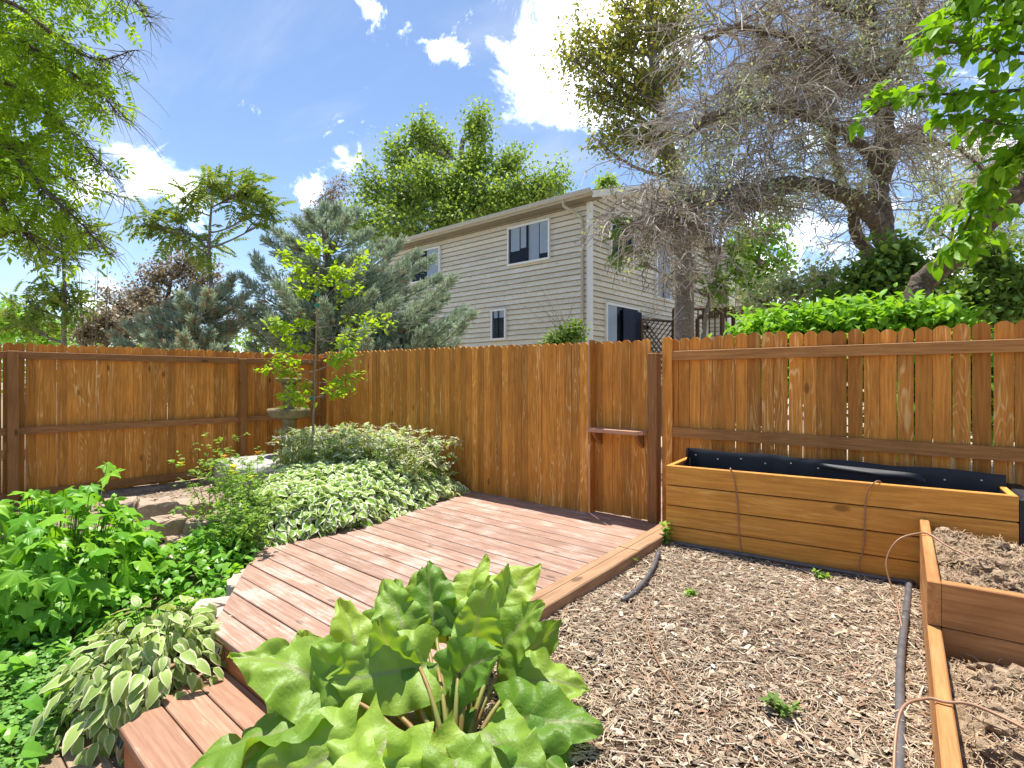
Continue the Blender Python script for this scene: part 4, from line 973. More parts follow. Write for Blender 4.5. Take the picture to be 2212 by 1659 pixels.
def window(axis, a0, a1, z0, z1, lay, name='window'):
    """framed window standing 5 cm proud of the siding; lay: list of (from, to, material, depth) across the opening"""
    def P(a, out, z): return (a, HY - out, z) if axis == 'x' else (HX + out, a, z)
    def bx(mb, a, b, o0, o1, c, d):
        p, q_ = P(a, o0, c), P(b, o1, d); lo = tuple(map(min, p, q_)); hi = tuple(map(max, p, q_)); return mb.box(lo, hi)
    cen = P((a0 + a1) / 2, 0.03, (z0 + z1) / 2)
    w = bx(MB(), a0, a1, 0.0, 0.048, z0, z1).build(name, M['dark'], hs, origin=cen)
    fr = MB(); b = 0.055
    bx(fr, a0 - b, a1 + b, 0.0, 0.115, z1, z1 + b); bx(fr, a0 - b, a1 + b, 0.0, 0.12, z0 - b, z0)
    bx(fr, a0 - b, a0, 0.0, 0.11, z0, z1); bx(fr, a1, a1 + b, 0.0, 0.11, z0, z1)
    fr.build('frame', M['white'], w, origin=cen)
    for (f0, f1, g0, g1, mt, nm) in lay:
        A, B = a0 + (a1 - a0) * f0, a0 + (a1 - a0) * f1; C, D = z0 + (z1 - z0) * g0, z0 + (z1 - z0) * g1
        bx(MB(), A, B, 0.050, 0.058, C, D).build(nm, M[mt], w, origin=cen)
    mid = (a0 + a1) / 2
    bx(MB(), mid - 0.02, mid + 0.02, 0.08, 0.092, z0, z1).build('mullion', M['dark'], w, origin=cen)
    bx(MB(), a0, mid - 0.022, 0.076, 0.080, z0, z1).build('pane', M['glass'], w, origin=cen)
    bx(MB(), mid + 0.022, a1, 0.076, 0.080, z0, z1).build('pane', M['glass'], w, origin=cen)
    return w
window('x', -11.15, -9.62, 4.98, 6.06, [(0.04, 0.27, 0.35, 1, 'curtain', 'blind'), (0.30, 0.44, 0.4, 1, 'curtain', 'blind'), (0.47, 0.76, 0, 1, 'curtain', 'blind'), (0.78, 1.0, 0.15, 1, 'curtain', 'blind')])
window('x', -15.88, -14.40, 4.98, 6.02, [(0.55, 0.98, 0, 1, 'curtain', 'blind')])
window('x', -11.85, -11.33, 2.72, 3.58, [(0.1, 0.9, 0.75, 1, 'curtain', 'blind')])
window('x', -14.32, -13.85, 2.9, 3.58, [(0, 1, 0.6, 0.95, 'curtain', 'blind')])
window('y', 13.72, 14.95, 4.98, 6.1, [(0.05, 0.3, 0, 1, 'navy', 'blind')])
window('y', 16.6, 17.55, 4.15, 5.93, [(0.0, 1.0, 0, 1, 'curtain', 'blind')])
window('y', 13.48, 15.3, 1.5, 3.56, [(0.02, 0.32, 0, 1, 'curtain', 'blind')], 'patio_door')
MB().box((HX + 0.125, 14.3, 1.5), (HX + 0.15, 15.42, 3.5)).build('door_shade', M['navy'], hs, origin=(HX, 15, 2.5))
MB().box((HX + 0.02, 15.75, 3.0), (HX + 0.16, 15.9, 3.14)).build('wall_lamp', M['dark'], hs, origin=(HX, 15.8, 3))
# rear wing
MB().box((HX + 0.0, HY + HD, 0), (HX + 0.85, HY + HD + 4, EZ - 0.1)).build('wing_wall', M['siding'], hs, origin=(HX, 21, 2))
z = 1.2
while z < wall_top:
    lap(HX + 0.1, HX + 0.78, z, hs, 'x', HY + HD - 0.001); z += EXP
MB().box((HX + 0.02, HY + HD - 0.03, 0), (HX + 0.13, HY + HD - 0.001, EZ - 0.1)).build('corner_board', M['white'], hs, origin=(HX, 21, 3))
MB().box((HX + 0.78, HY + HD - 0.03, 0), (HX + 0.88, HY + HD + 0.1, EZ - 0.1)).build('corner_board', M['white'], hs, origin=(HX, 21, 3))
MB().box((HX - 0.1, HY + HD - 0.2, EZ + 0.0), (HX + 1.1, HY + HD + 4, EZ + 0.08)).build('roof', M['shingle'], hs, origin=(HX, 22, 6))

# lattice and porch rail beside the house
la = thing('lattice_screen', 'dark diagonal lattice screen standing beside the patio door', 'lattice', W(1420, 730, 16.6))
c0, c1 = W(1388, 690, 16.6), W(1452, 690, 17.2); zb, zt = 1.6, 3.25
dd = c1[:2] - c0[:2]; Ld = np.linalg.norm(dd); dd /= Ld; Ht = zt - zb; hm = 0
for sgn in (1, -1):
    for i in range(-8, 10):
        a = i * 0.19; segs = []
        p = [(a, 0), (a + sgn * Ht, Ht)]
        pts_ = [(p[0][0] + (p[1][0] - p[0][0]) * t, Ht * t) for t in np.linspace(0, 1, 60)]
        pts_ = [q_ for q_ in pts_ if 0 <= q_[0] <= Ld]
        if len(pts_) < 3: continue
        A, B = pts_[0], pts_[-1]; o_ = 0.012 * sgn
        f3_ = lambda q_: (c0[0] + dd[0] * q_[0] - dd[1] * -o_, c0[1] + dd[1] * q_[0] + dd[0] * -o_, zb + q_[1])
        MB().tube([f3_(A), f3_(B)], 0.022, 4).build('slat', M['rust'], la)
for a in (-0.03, Ld + 0.03):
    MB().tube([(c0[0] + dd[0] * a, c0[1] + dd[1] * a, 0), (c0[0] + dd[0] * a, c0[1] + dd[1] * a, zt)], 0.045, 4).build('post', M['rust'], la)
MB().tube([(c0[0], c0[1], zt), (c1[0], c1[1], zt)], 0.04, 4).build('top_rail', M['rust'], la)
pr_ = thing('porch_railing', 'dark porch railing with upright balusters right of the lattice', 'railing', W(1540, 730, 17))
a_, b_ = W(1455, 668, 17.0), W(1585, 664, 17.0)
MB().tube([a_, b_], 0.06, 4).build('top_rail', M['rust'], pr_)
for t in np.linspace(0.03, 0.97, 11):
    p = a_ * (1 - t) + b_ * t; MB().tube([(p[0], p[1], 1.0), tuple(p)], 0.022, 4).build('baluster', M['rust'], pr_)
for t in (0, 0.5, 1):
    p = a_ * (1 - t) + b_ * t; MB().tube([(p[0], p[1], -0.1), tuple(p)], 0.05, 4).build('post', M['rust'], pr_)
pg = thing('pergola', 'low dark pergola roof with a grey top seen under the twiggy tree', 'pergola', W(1650, 690, 16))
a_, b_ = W(1560, 664, 16.5), W(1725, 652, 14.5)
nn = np.array((FX[0], FX[1], 0)) * 2.2
MB().add([a_, b_, b_ + nn, a_ + nn, a_ - (0, 0, .12), b_ - (0, 0, .12), b_ + nn - (0, 0, .12), a_ + nn - (0, 0, .12)], [(0, 1, 2, 3), (7, 6, 5, 4), (0, 4, 5, 1), (1, 5, 6, 2), (2, 6, 7, 3), (3, 7, 4, 0)]).build('roof', M['rust'], pg)
for p in (a_, b_, a_ + nn, b_ + nn): MB().tube([(p[0], p[1], -0.1), (p[0], p[1], p[2] - .1)], 0.07, 4).build('post', M['rust'], pg)
oh = thing('far_building', 'corner of an orange stucco building glimpsed right of the tan house', 'building', W(1600, 700, 30))
c = W(1590, 560, 30)
MB().box((c[0] - 2.2, c[1], 0), (c[0] + 0.1, c[1] + 5, c[2] + 0.35)).build('wall', M['stucco'], oh)
MB().box((c[0] - 2.4, c[1] - 0.3, c[2] + 0.352), (c[0] + 0.3, c[1] + 5.2, c[2] + 0.5)).build('roof', M['shingle'], oh)

# ------------------------------------------------------------------ trees
LT = T_leaf(0.38, 0.10, 0.22); LD = T_diamond(0.36, 0.10, 0.12); LB = T_leaf(0.30, 0.10, 0.25)
PIN = T_pinnate(6, sag=0.3, ll=0.34); PINO = T_pinnate(4, sag=0.3, ll=0.42); PIN8 = T_pinnate(8, ll=0.3, sag=0.45); SPR = T_spray(12, 3, 0.45); SPR2 = T_spray(11, 9, 0.8)
def leafy(mb, tmpl, tips, tgs, per, size, spread, upw=0.8, out=0.5, droop=0.25):
    """a tuft of leaves round every twig point"""
    n = len(tips) * per
    p = np.repeat(tips, per, 0) + rng.normal(size=(n, 3)) * spread
    tg = unit(n) * 0.8 + np.repeat(tgs, per, 0) * out - np.array((0, 0, droop))
    up = unit(n) * (1 - upw) + np.array((0, 0, 1)) * upw + rng.normal(size=(n, 3)) * .15
    scatter(mb, tmpl, p, tg, up, size * rng.uniform(0.65, 1.15, n))
def tree(name, label, cat, trunk, tr, lobes, tmpl, size, per, lmat, bark, group=None, spread=0.12, twig_r=0.012, twpts=3, sag=0.0, br_r=None, upw=0.7, out=0.5, extra=None, shell=0.5, sides=8, droop=0.25, fork=None):
    """trunk: points; lobes: (centre, (rx, ry, rz), twigs). Limbs reach into every lobe, twigs spread through it, leaves sit on the twigs"""
    base = trunk[0]; t = thing(name, label, cat, base, group)
    wd = MB(); T = spline(trunk, 20); rr = np.linspace(tr, tr * 0.3, len(T)); rr[0] *= 1.25
    wd.tube(T, rr, sides)
    tips = []; tgs = []
    for (c, r, n) in lobes:
        c = np.asarray(c, float); r = np.asarray(r if np.ndim(r) else (r, r, r), float)
        low = T[:, 2] < c[2] + 0.1
        dist = np.linalg.norm(T - c, axis=1) + 2.5 * np.maximum(0, T[:, 2] - (c[2] - 0.5 * np.linalg.norm((T - c)[:, :2], axis=1)))
        k = int(np.argmin(dist[1:])) + 1
        L = np.linalg.norm(c - T[k])
        br = curve(T[k], c, rng.normal(size=3) * 0.08 * L + np.array((0, 0, -0.08 * L)), 7)
        r0 = min(rr[k] * 0.75, br_r or (0.02 + 0.018 * L))
        wd.tube(br, np.linspace(r0, max(twig_r, r0 * 0.3), 7), 5)
        u = unit(n); rad = rng.uniform(0, 1, n) ** shell
        P = c + u * rad[:, None] * r
        for i in range(n):
            s0 = br[rng.integers(2, 7)]
            tw = curve(s0, P[i], rng.normal(size=3) * 0.10 * np.linalg.norm(P[i] - s0) + np.array((0, 0, sag * np.linalg.norm(P[i] - s0))), 5)
            wd.tube(tw, np.linspace(twig_r, twig_r * 0.35, 5), 3, False)
            d = tw[-1] - tw[-2]; d /= np.linalg.norm(d) + 1e-9
            for s_ in np.linspace(0.45, 1.0, twpts):
                j = min(3, int(s_ * 4)); f_ = s_ * 4 - j
                tips.append(tw[j] * (1 - f_) + tw[j + 1] * f_); tgs.append(d)
    wd.build('trunk', bark, t, smooth=True)
    lf = MB(); tips = np.array(tips); tgs = np.array(tgs)
    if per:
        leafy(lf, tmpl, tips, tgs, per, size, spread, upw, out, droop)
        lf.build('crown', lmat, t)
    return t, tips, tgs
def lobes_px(lst, dd_, jit=0.0):
    """(px, py, depth, half width px, half height px, twigs) to world ellipsoids; depth half-extent follows the width"""
    o = []
    for (px, py, d, hw, hh, n) in lst:
        o.append((W(px, py, d), (hw * d / FPX, hw * d / FPX, hh * d / FPX), n))
    return o
def trunk_px(lst): return np.array([W(*a) for a in lst])
def foot(px, d): p = W(px, 819, d); p[2] = -0.1; return p

# big leafy tree behind the house: upright plumes
D = 31
L_ = [(795, 400, D, 34, 62, 34), (790, 480, D - 1, 40, 45, 30), (740, 470, D, 45, 40, 26), (850, 330, D, 28, 60, 30), (865, 420, D - 1, 46, 60, 50), (905, 300, D, 30, 72, 40), (915, 400, D - 2, 46, 60, 55), (945, 320, D + 1, 26, 60, 26),
      (1035, 275, D, 26, 55, 34), (1030, 350, D - 1, 36, 50, 44), (985, 400, D - 1, 45, 55, 52), (1045, 420, D - 2, 55, 50, 60), (1110, 355, D, 34, 42, 36), (1120, 420, D - 1, 45, 40, 44), (1170, 400, D, 30, 42, 30), (1210, 385, D + 1, 25, 40, 22),
      (960, 470, D - 2, 70, 40, 60), (860, 490, D - 2, 60, 45, 44), (1060, 470, D - 1, 60, 25, 30), (1180, 420, D, 40, 25, 22)]
tree('leafy_tree', 'tall full green tree with upright plumes rising behind the tan house', 'tree', np.array([foot(980, D), W(978, 700, D), W(975, 560, D), W(985, 420, D), W(1000, 300, D)]), 0.42, lobes_px(L_, D), LD, 0.23, 12, M['L_poplar'], M['bark'], 'trees beyond the fence', spread=0.34, twig_r=0.03, shell=0.45)
D = 42
tree('leafy_tree', 'small rounded treetop peeking over the roof ridge of the tan house', 'tree', np.array([foot(1312, D), W(1312, 600, D), W(1312, 410, D)]), 0.25, lobes_px([(1312, 398, D, 30, 14, 40), (1300, 420, D, 34, 20, 30)], D), LD, 0.34, 5, M['L_poplar'], M['bark'], 'trees beyond the fence', spread=0.25, twig_r=0.03)
# greyish twiggy tree beside the big one, left
D = 24
tree('thin_tree', 'thin-leaved grey twiggy tree between the juniper and the big green tree', 'tree', np.array([foot(700, D), W(705, 650, D), W(700, 520, D), W(690, 430, D)]), 0.16, lobes_px([(715, 430, D, 34, 46, 26), (690, 470, D, 40, 40, 26), (650, 480, D, 40, 30, 14), (745, 400, D, 24, 40, 14)], D), LD, 0.13, 5, M['L_red'], M['bare'], 'trees beyond the fence', spread=0.16, twig_r=0.012, sag=0.1)

# blue-green junipers: plumed boughs curving out and up from the stem
def juniper(label, stem_px, D, boughs, n_in, cat, dead=0.04, plume=0.30, spr=0.20, fill=None):
    st = np.array([foot(stem_px[0][0], D)] + [W(x, y, D) for x, y in stem_px]); t = thing('juniper', label, cat, st[0], 'trees beyond the fence')
    wd = MB(); T = spline(st, 24); wd.tube(T, np.linspace(0.14, 0.03, len(T)), 8)
    P = []; Tg = []
    allb = [(x, y, D + rng.normal(0, .5)) for x, y in boughs]
    for _ in range(n_in):
        x, y = boughs[rng.integers(len(boughs))]; f_ = rng.uniform(.35, .9); k = rng.integers(4, len(T)); c = T[k]
        cx = (c @ np.array((*RX, 0))) / D * FPX + CPX; allb.append((cx + (x - cx) * f_ + rng.normal(0, 14), 819 - (819 - y) * rng.uniform(.3, .85), D + rng.normal(0, .9)))
    for (x, y, d) in allb:
        e = W(x, y, d); low = np.maximum(0, T[:, 2] - (e[2] - 0.45 * np.linalg.norm((T - e)[:, :2], axis=1)))
        k = int(np.argmin(np.linalg.norm(T - e, axis=1) + 3 * low)); k = max(3, k); a = T[k]; L = np.linalg.norm(e - a)
        br = curve(a, e, np.array((0, 0, -0.16 * L)) + rng.normal(size=3) * .06 * L, 12); wd.tube(br, np.linspace(0.012 + .008 * L, 0.006, 12), 5)
        n = int(110 + 130 * L); u = rng.uniform(0.22, 1.0, n) ** .8; idx = np.minimum((u * 11).astype(int), 10); fr = u * 11 - idx
        p = br[idx] * (1 - fr[:, None]) + br[idx + 1] * fr[:, None]; ax = br[idx + 1] - br[idx]; ax /= np.linalg.norm(ax, axis=1)[:, None]
        w_ = plume * min(1.2, .5 + .35 * L) * (1.05 - u) ** .7; o_ = unit(n); p = p + o_ * (w_ * rng.uniform(.2, 1, n))[:, None]
        P.append(p); Tg.append(ax * 1.0 + o_ * .75 + np.array((0, 0, .25)))
    P = np.vstack(P); Tg = np.vstack(Tg); n = len(P); wd.build('trunk', M['bare'], t, smooth=True)
    dm = rng.random(n) < dead
    cr = MB(); m_ = ~dm; scatter(cr, SPR, P[m_], Tg[m_] + rng.normal(size=(m_.sum(), 3)) * .25, unit(m_.sum()), spr * rng.uniform(.6, 1.2, m_.sum())); cr.build('crown', M['L_jun'], t)
    dn = MB(); scatter(dn, SPR2, P[dm], Tg[dm], unit(dm.sum()), spr * .8); dn.build('dead_sprays', M['L_dead'], t)
    return t
juniper('large blue-green juniper crowding up behind the fence corner', [(720, 740), (715, 640), (708, 540), (704, 470)], 12.5,
        [(520, 600), (548, 552), (575, 520), (596, 500), (622, 520), (640, 478), (668, 462), (700, 446), (728, 452), (752, 470), (775, 458), (800, 500), (838, 522), (868, 520), (905, 545), (935, 560), (950, 600), (978, 604), (965, 640), (1005, 668), (985, 690), (1024, 676), (500, 650), (530, 690), (560, 660), (600, 620), (650, 600), (820, 580), (880, 600), (900, 660), (860, 690), (780, 640), (740, 560), (660, 560), (590, 720), (680, 720), (800, 720), (900, 720), (950, 715), (640, 660), (700, 640), (760, 690), (840, 650), (930, 660), (970, 700), (560, 700), (630, 700)], 120, 'tree', plume=0.38)
juniper('low spreading juniper with rusty dead patches left of the large juniper', [(440, 770), (430, 730), (425, 700)], 12.2,
        [(240, 725), (270, 700), (300, 690), (330, 672), (360, 660), (390, 640), (420, 625), (450, 632), (480, 620), (505, 600), (530, 640), (550, 670), (320, 725), (400, 690), (470, 680), (370, 715), (500, 715)], 34, 'shrub', 0.16, 0.32)
D = 46
tl = MB(); P_ = []
for px in np.arange(-250, 2450, 9): 
    for _ in range(10):
        d_ = rng.uniform(40, 56); hgt = 4.4 + 1.3 * math.sin(px * .011) + .9 * math.sin(px * .037 + 1); q0 = W(px + rng.normal(0, 14), 819, d_); q0[2] = rng.uniform(0, 1) ** .7 * (hgt + 1.4); P_.append(q0)
P_ = np.array(P_); leafy(tl, LD, P_, unit(len(P_)), 9, 0.42, 0.45, .6, .3)
tag(tl.build('treeline', M['L_shrub']), 'far low line of trees along the horizon beyond the fences', 'trees', kind='stuff')
# purple-brown leaved tree behind
D = 15
L_ = [(400, 570, D, 50, 45, 60), (340, 600, D, 50, 40, 50), (300, 640, D, 60, 40, 60), (450, 600, D, 50, 45, 50), (260, 680, D, 50, 40, 50), (350, 660, D - .5, 70, 40, 60), (230, 640, D, 30, 30, 20)]
tree('purple_leaf_tree', 'sparse purple-brown leaved tree behind the low juniper', 'tree', np.array([foot(350, D), W(352, 740, D), W(360, 660, D), W(370, 600, D)]), 0.13, lobes_px(L_, D), LD, 0.10, 6, M['L_red'], M['bare'], 'trees beyond the fence', spread=0.14, twig_r=0.009)
# pinnate-leaved trees
D = 13
L_ = [(455, 400, D, 50, 30, 26), (520, 420, D, 50, 36, 30), (400, 440, D, 30, 30, 10), (560, 440, D, 34, 30, 20), (330, 480, D, 50, 22, 22), (390, 490, D, 45, 26, 20), (440, 530, D, 45, 30, 16), (545, 395, D, 22, 24, 10), (590, 460, D, 18, 14, 8)]
tree('pinnate_tree', 'slender tree with feathery reddish-tipped leaves standing over the low juniper', 'tree', np.array([foot(470, D), W(462, 700, D), W(455, 600, D), W(452, 520, D), W(458, 430, D)]), 0.07, lobes_px(L_, D), PIN, 0.44, 1, M['L_ail'], M['bark'], 'trees beyond the fence', spread=0.10, twig_r=0.012, twpts=2, upw=0.85, out=0.9)
D = 11.5
L_ = [(130, 500, D, 60, 34, 34), (90, 520, D, 40, 30, 16), (190, 500, D, 26, 24, 10), (140, 560, D, 50, 24, 16), (110, 620, D, 55, 24, 20), (160, 660, D, 40, 34, 18), (60, 650, D, 55, 26, 20), (60, 700, D, 60, 30, 22)]
tree('pinnate_tree', 'slender tree with feathery leaves at the far left above the fence', 'tree', np.array([foot(140, D), W(138, 740, D), W(140, 640, D), W(136, 560, D), W(130, 500, D)]), 0.06, lobes_px(L_, D), PIN, 0.38, 1, M['L_ail'], M['bark'], 'trees beyond the fence', spread=0.10, twig_r=0.011, twpts=2, upw=0.85, out=0.9)
D = 16
tree('leafy_shrub', 'bright green shrub low behind the far left of the fence', 'shrub', np.array([foot(60, D), W(60, 780, D), W(55, 720, D)]), 0.08, lobes_px([(20, 690, D, 60, 50, 50), (90, 720, D, 60, 34, 50), (-40, 690, D, 50, 60, 30)], D), LT, 0.13, 6, M['L_bush'], M['bare'], 'trees beyond the fence', spread=0.16)
D = 13
tree('leafy_shrub', 'dark brown-leaved shrub low behind the left fence beside the bare stems', 'shrub', np.array([foot(230, D), W(230, 790, D), W(228, 720, D)]), 0.08, lobes_px([(225, 700, D, 45, 40, 70), (180, 715, D, 40, 34, 40), (265, 725, D, 40, 22, 30)], D), LT, 0.09, 6, M['L_red'], M['bare'], 'trees beyond the fence', spread=0.12)
# bare upright stems
bs = thing('bare_stems', 'clump of bare upright dead stems above the left fence', 'stems', foot(190, 12.5)); mb = MB()
for i in range(9):
    x = 175 + 8 * i; top = rng.uniform(560, 640); a = foot(190 + i * 2, 12.5); b_ = W(190 + (i - 3) * 9 + rng.uniform(-6, 6), top, 12.5)
    mb = MB().tube(curve(a, b_, rng.normal(size=3) * 0.08, 7), np.linspace(0.02, 0.006, 7), 5); mb.build('stem', M['bark'], bs, smooth=True)

# yellow-olive tree right of the house with grey trunk
D = 13
L_ = [(1250, 120, D, 60, 40, 40), (1330, 90, D, 70, 60, 70), (1420, 60, D, 70, 60, 70), (1250, 60, D, 30, 40, 16), (1290, 190, D, 60, 44, 50), (1380, 180, D, 70, 60, 70), (1460, 150, D, 60, 70, 50), (1330, 270, D, 60, 40, 46), (1400, 290, D, 60, 50, 50), (1440, 350, D, 40, 40, 30), (1210, 110, D, 24, 26, 10),
      (1480, 40, D, 50, 60, 34), (1350, 10, D, 70, 40, 40), (1290, 300, D, 30, 24, 10), (1450, -30, D, 80, 50, 40)]
L_ = [(a, b, c, int(w_ * 1.3), int(h_ * 1.25), int(n_ * 1.35)) for a, b, c, w_, h_, n_ in L_]
tree('olive_green_tree', 'tall tree with yellowish-olive leaves and straight grey trunk beside the house', 'tree', np.array([foot(1478, D), W(1478, 730, D), W(1476, 560, D), W(1462, 420, D), W(1440, 300, D), W(1410, 120, D), W(1400, -40, D)]), 0.27, lobes_px(L_, D), LB, 0.115, 4, M['L_tan'], M['bark'], 'trees beyond the fence', spread=0.15, twig_r=0.011, sag=-0.12, shell=0.55, out=0.7)
# leaning stem next to it
D = 12
tree('leaning_sapling', 'thin leaning grey stem with dark leaves right of the grey trunk', 'tree', np.array([foot(1515, D), W(1520, 720, D), W(1545, 600, D), W(1560, 480, D), W(1562, 430, D)]), 0.065, lobes_px([(1560, 610, D, 25, 18, 8), (1520, 620, D, 25, 14, 5), (1590, 560, D, 24, 30, 6), (1340, 530, D, 20, 40, 10), (1360, 480, D, 20, 20, 6)], D), PIN, 0.4, 2, M['L_shrub'], M['bark'], 'trees beyond the fence', spread=0.06, twig_r=0.006, twpts=2, out=.9)
# background yellow-green foliage
D = 22
tree('leafy_tree', 'sunlit yellow-green tree in the gap right of the house', 'tree', np.array([foot(1640, D), W(1640, 740, D), W(1640, 620, D), W(1640, 540, D)]), 0.18, lobes_px([(1610, 520, D, 40, 40, 34), (1660, 500, D, 40, 34, 30), (1600, 620, D, 40, 40, 34), (1690, 560, D, 40, 40, 20), (1650, 600, D, 40, 40, 26)], D), LT, 0.20, 5, M['L_bush'], M['bark'], 'trees beyond the fence', spread=0.25, twig_r=0.02)

# old twiggy tree: twisted limbs, curtains of dead twigs, some silver leaves
D = 10.5
ot = thing('twiggy_tree', 'old dark tree with curtains of dead hanging twigs and silvery leaves', 'tree', foot(1960, D), 'trees beyond the fence')
limbs = [
    ([(1975, 760, D), (1965, 660, D), (1930, 560, D), (1905, 490, D), (1900, 400, D), (1912, 300, D), (1900, 180, D), (1880, 60, D), (1870, -60, D)], 0.24, 0.10),
    ([(1915, 520, D), (1875, 450, D - .3), (1800, 410, D - .6), (1730, 395, D - .8), (1650, 410, D - 1), (1590, 405, D - 1), (1540, 440, D - 1.2)], 0.17, 0.045),
    ([(1965, 640, D), (1895, 590, D + .8), (1860, 520, D + 1), (1830, 430, D + 1), (1800, 330, D + 1), (1770, 200, D + .8), (1760, 60, D + .8)], 0.15, 0.06),
    ([(1900, 380, D), (1840, 300, D - .5), (1740, 250, D - .8), (1640, 230, D - 1), (1560, 250, D - 1), (1480, 300, D - 1)], 0.10, 0.03),
    ([(1905, 260, D), (1830, 160, D - .4), (1720, 90, D - .6), (1620, 60, D - .8), (1520, 80, D - .8)], 0.09, 0.03),
    ([(1730, 395, D - .8), (1640, 450, D - 1), (1560, 430, D - 1.2), (1480, 470, D - 1.3), (1420, 480, D - 1.3)], 0.075, 0.02),
    ([(1880, 60, D), (1780, 0, D), (1680, -40, D)], 0.07, 0.03), ([(1900, 180, D), (1960, 80, D - .4), (2010, -40, D - .4)], 0.08, 0.03),
    ([(1905, 300, D), (1990, 300, D + .4), (2080, 330, D + .6), (2160, 400, D + .6)], 0.07, 0.02), ([(1770, 200, D + .8), (1700, 150, D + .4), (1650, 160, D)], .05, .02)]
wd = MB(); LP_ = []
for pts_, r0, r1 in limbs:
    c = spline(trunk_px(pts_), 28); c[1:-1] += rng.normal(size=(len(c) - 2, 3)) * 0.03; c = spline(c, 120); wd.tube(c, np.linspace(r0, r1, len(c)), 14); wd.v[-1] = wd.v[-1] + rng.normal(size=wd.v[-1].shape) * 0.06 * r0; c = c[::max(1, len(c) // 28)]; LP_.append(c)
wd.build('trunk', M['bark_dark'], ot, smooth=True)
tw = MB(); lt_p = []; lt_d = []
def twigfall(p, n, Lm, reach, lat=0.0, down=0.8):
    for _ in range(n):
        d = unit(1)[0]; d[2] = abs(d[2]) * 0.9 - 0.25
        L = rng.uniform(0.4, 1.0) * Lm
        mid = p + d * L * reach; end = mid + np.array((rng.normal(0, .25), rng.normal(0, .25), -down * rng.uniform(0.3, 1.1))) * L * 0.8
        m = p * 0.25 + mid * 0.75 + (0, 0, 0.1 * L)
        c = curve(p, end, (mid - (p + end) / 2) * 1.2, 7); c[1:] += rng.normal(size=(6, 3)) * 0.03
        tw.tube(c, np.linspace(0.013, 0.006, 7), 3, False)
        for k in (2, 3, 4, 5):
            for _2 in range(2):
                e = c[k] + (unit(1)[0] * 0.5 + (c[-1] - c[0]) / (np.linalg.norm(c[-1] - c[0]) + .01) * 0.6) * rng.uniform(0.15, 0.5)
                cc = curve(c[k], e, rng.normal(size=3) * 0.05, 4); tw.tube(cc, np.linspace(0.007, 0.004, 4), 3, False)
        lt_p.append(c[-1]); lt_d.append(c[-1] - c[-2]); lt_p.append(c[4]); lt_d.append(c[-1] - c[-2])
for i, c in enumerate(LP_):
    dens = (4, 2, 3, 6, 6, 7, 5, 5, 3, 5)[i]
    for k in range(4 if i == 0 else (8 if i in (0, 2) else 3), len(c)):
        if i == 0 and k < 13: continue
        twigfall(c[k], dens if rng.random() < .9 else dens * 2, (1.8, 1.3, 1.8, 2.0, 2.0, 1.3, 1.9, 1.7, 1.3, 1.8)[i], 0.8)
# droopy dead skirt in front of the house end
for px, py, n in ((1420, 450, 26), (1470, 450, 24), (1370, 450, 14), (1450, 540, 18), (1500, 510, 18), (1530, 580, 12), (1400, 510, 12), (1480, 620, 12), (1340, 480, 5), (1560, 470, 12)):
    for _ in range(n): twigfall(W(px + rng.normal(0, 26), py + rng.normal(0, 30), D - 1.4 + rng.normal(0, .3)), 1, 0.95, 0.6, down=1.0)
for px, py, r_, n in ((1600, 130, 70, 26), (1700, 200, 70, 30), (1560, 330, 60, 26), (1650, 330, 70, 30), (1750, 330, 60, 20), (1640, 30, 70, 24), (1800, 100, 50, 16), (1960, 200, 60, 16), (1500, 250, 50, 20), (1520, 400, 50, 26)):
    for _ in range(int(n * .6)): twigfall(W(px + rng.normal(0, r_ * 1.1), py + rng.normal(0, r_ * 0.9), D - rng.uniform(0, 1.4)), 2, 1.2, 0.85, down=.7)
tw.build('dead_twigs', M['twig'], ot)
lt_p = np.array(lt_p); lt_d = np.array(lt_d)
pxs = (lt_p @ np.array((*RX, 0))) / (lt_p @ np.array((*FX, 0))) * FPX + CPX; pys = HPX - (lt_p[:, 2] - EYE) / (lt_p @ np.array((*FX, 0))) * FPX
near = np.zeros(len(lt_p), bool)
for (x, y, r_) in ((1540, 320, 70), (1500, 380, 60), (1890, 60, 90), (1760, 330, 60), (1620, 210, 50), (2080, 330, 90), (1840, 420, 60), (1700, 420, 60), (1960, 180, 70)): near |= np.hypot(pxs - x, pys - y) < r_
k = near & (rng.random(len(lt_p)) < 0.5); k |= rng.random(len(lt_p)) < 0.05
lf = MB(); leafy(lf, LB, lt_p[k], lt_d[k], 14, 0.062, 0.11, 0.5, 0.8); lf.build('crown', M['L_olive'], ot)

# silver and green thicket filling in behind the right fence
D = 12.5
tree('silver_shrub', 'airy grey-green shrub tree filling the right background', 'tree', np.array([foot(2060, D), W(2060, 740, D), W(2050, 600, D), W(2060, 480, D)]), 0.09, lobes_px([(2000, 480, D, 60, 70, 46), (2080, 420, D, 70, 60, 46), (2160, 380, D, 60, 60, 40), (2100, 560, D, 80, 60, 60), (2190, 500, D, 60, 70, 40), (2150, 280, D, 60, 60, 26), (2010, 390, D, 40, 40, 16)], D), LB, 0.10, 5, M['L_olive'], M['bare'], 'trees beyond the fence', spread=0.15, twig_r=0.008)
D = 10
tree('silver_shrub', 'grey-green shrub below the arching limb, above the bright bush', 'shrub', np.array([foot(1760, D), W(1760, 760, D), W(1750, 660, D)]), 0.07, lobes_px([(1700, 620, D, 60, 40, 60), (1780, 600, D, 60, 40, 50), (1640, 650, D, 50, 28, 34), (1820, 640, D, 50, 34, 34)], D), LB, 0.10, 5, M['L_olive'], M['bare'], 'trees beyond the fence', spread=0.14, twig_r=0.008)
D = 8.6
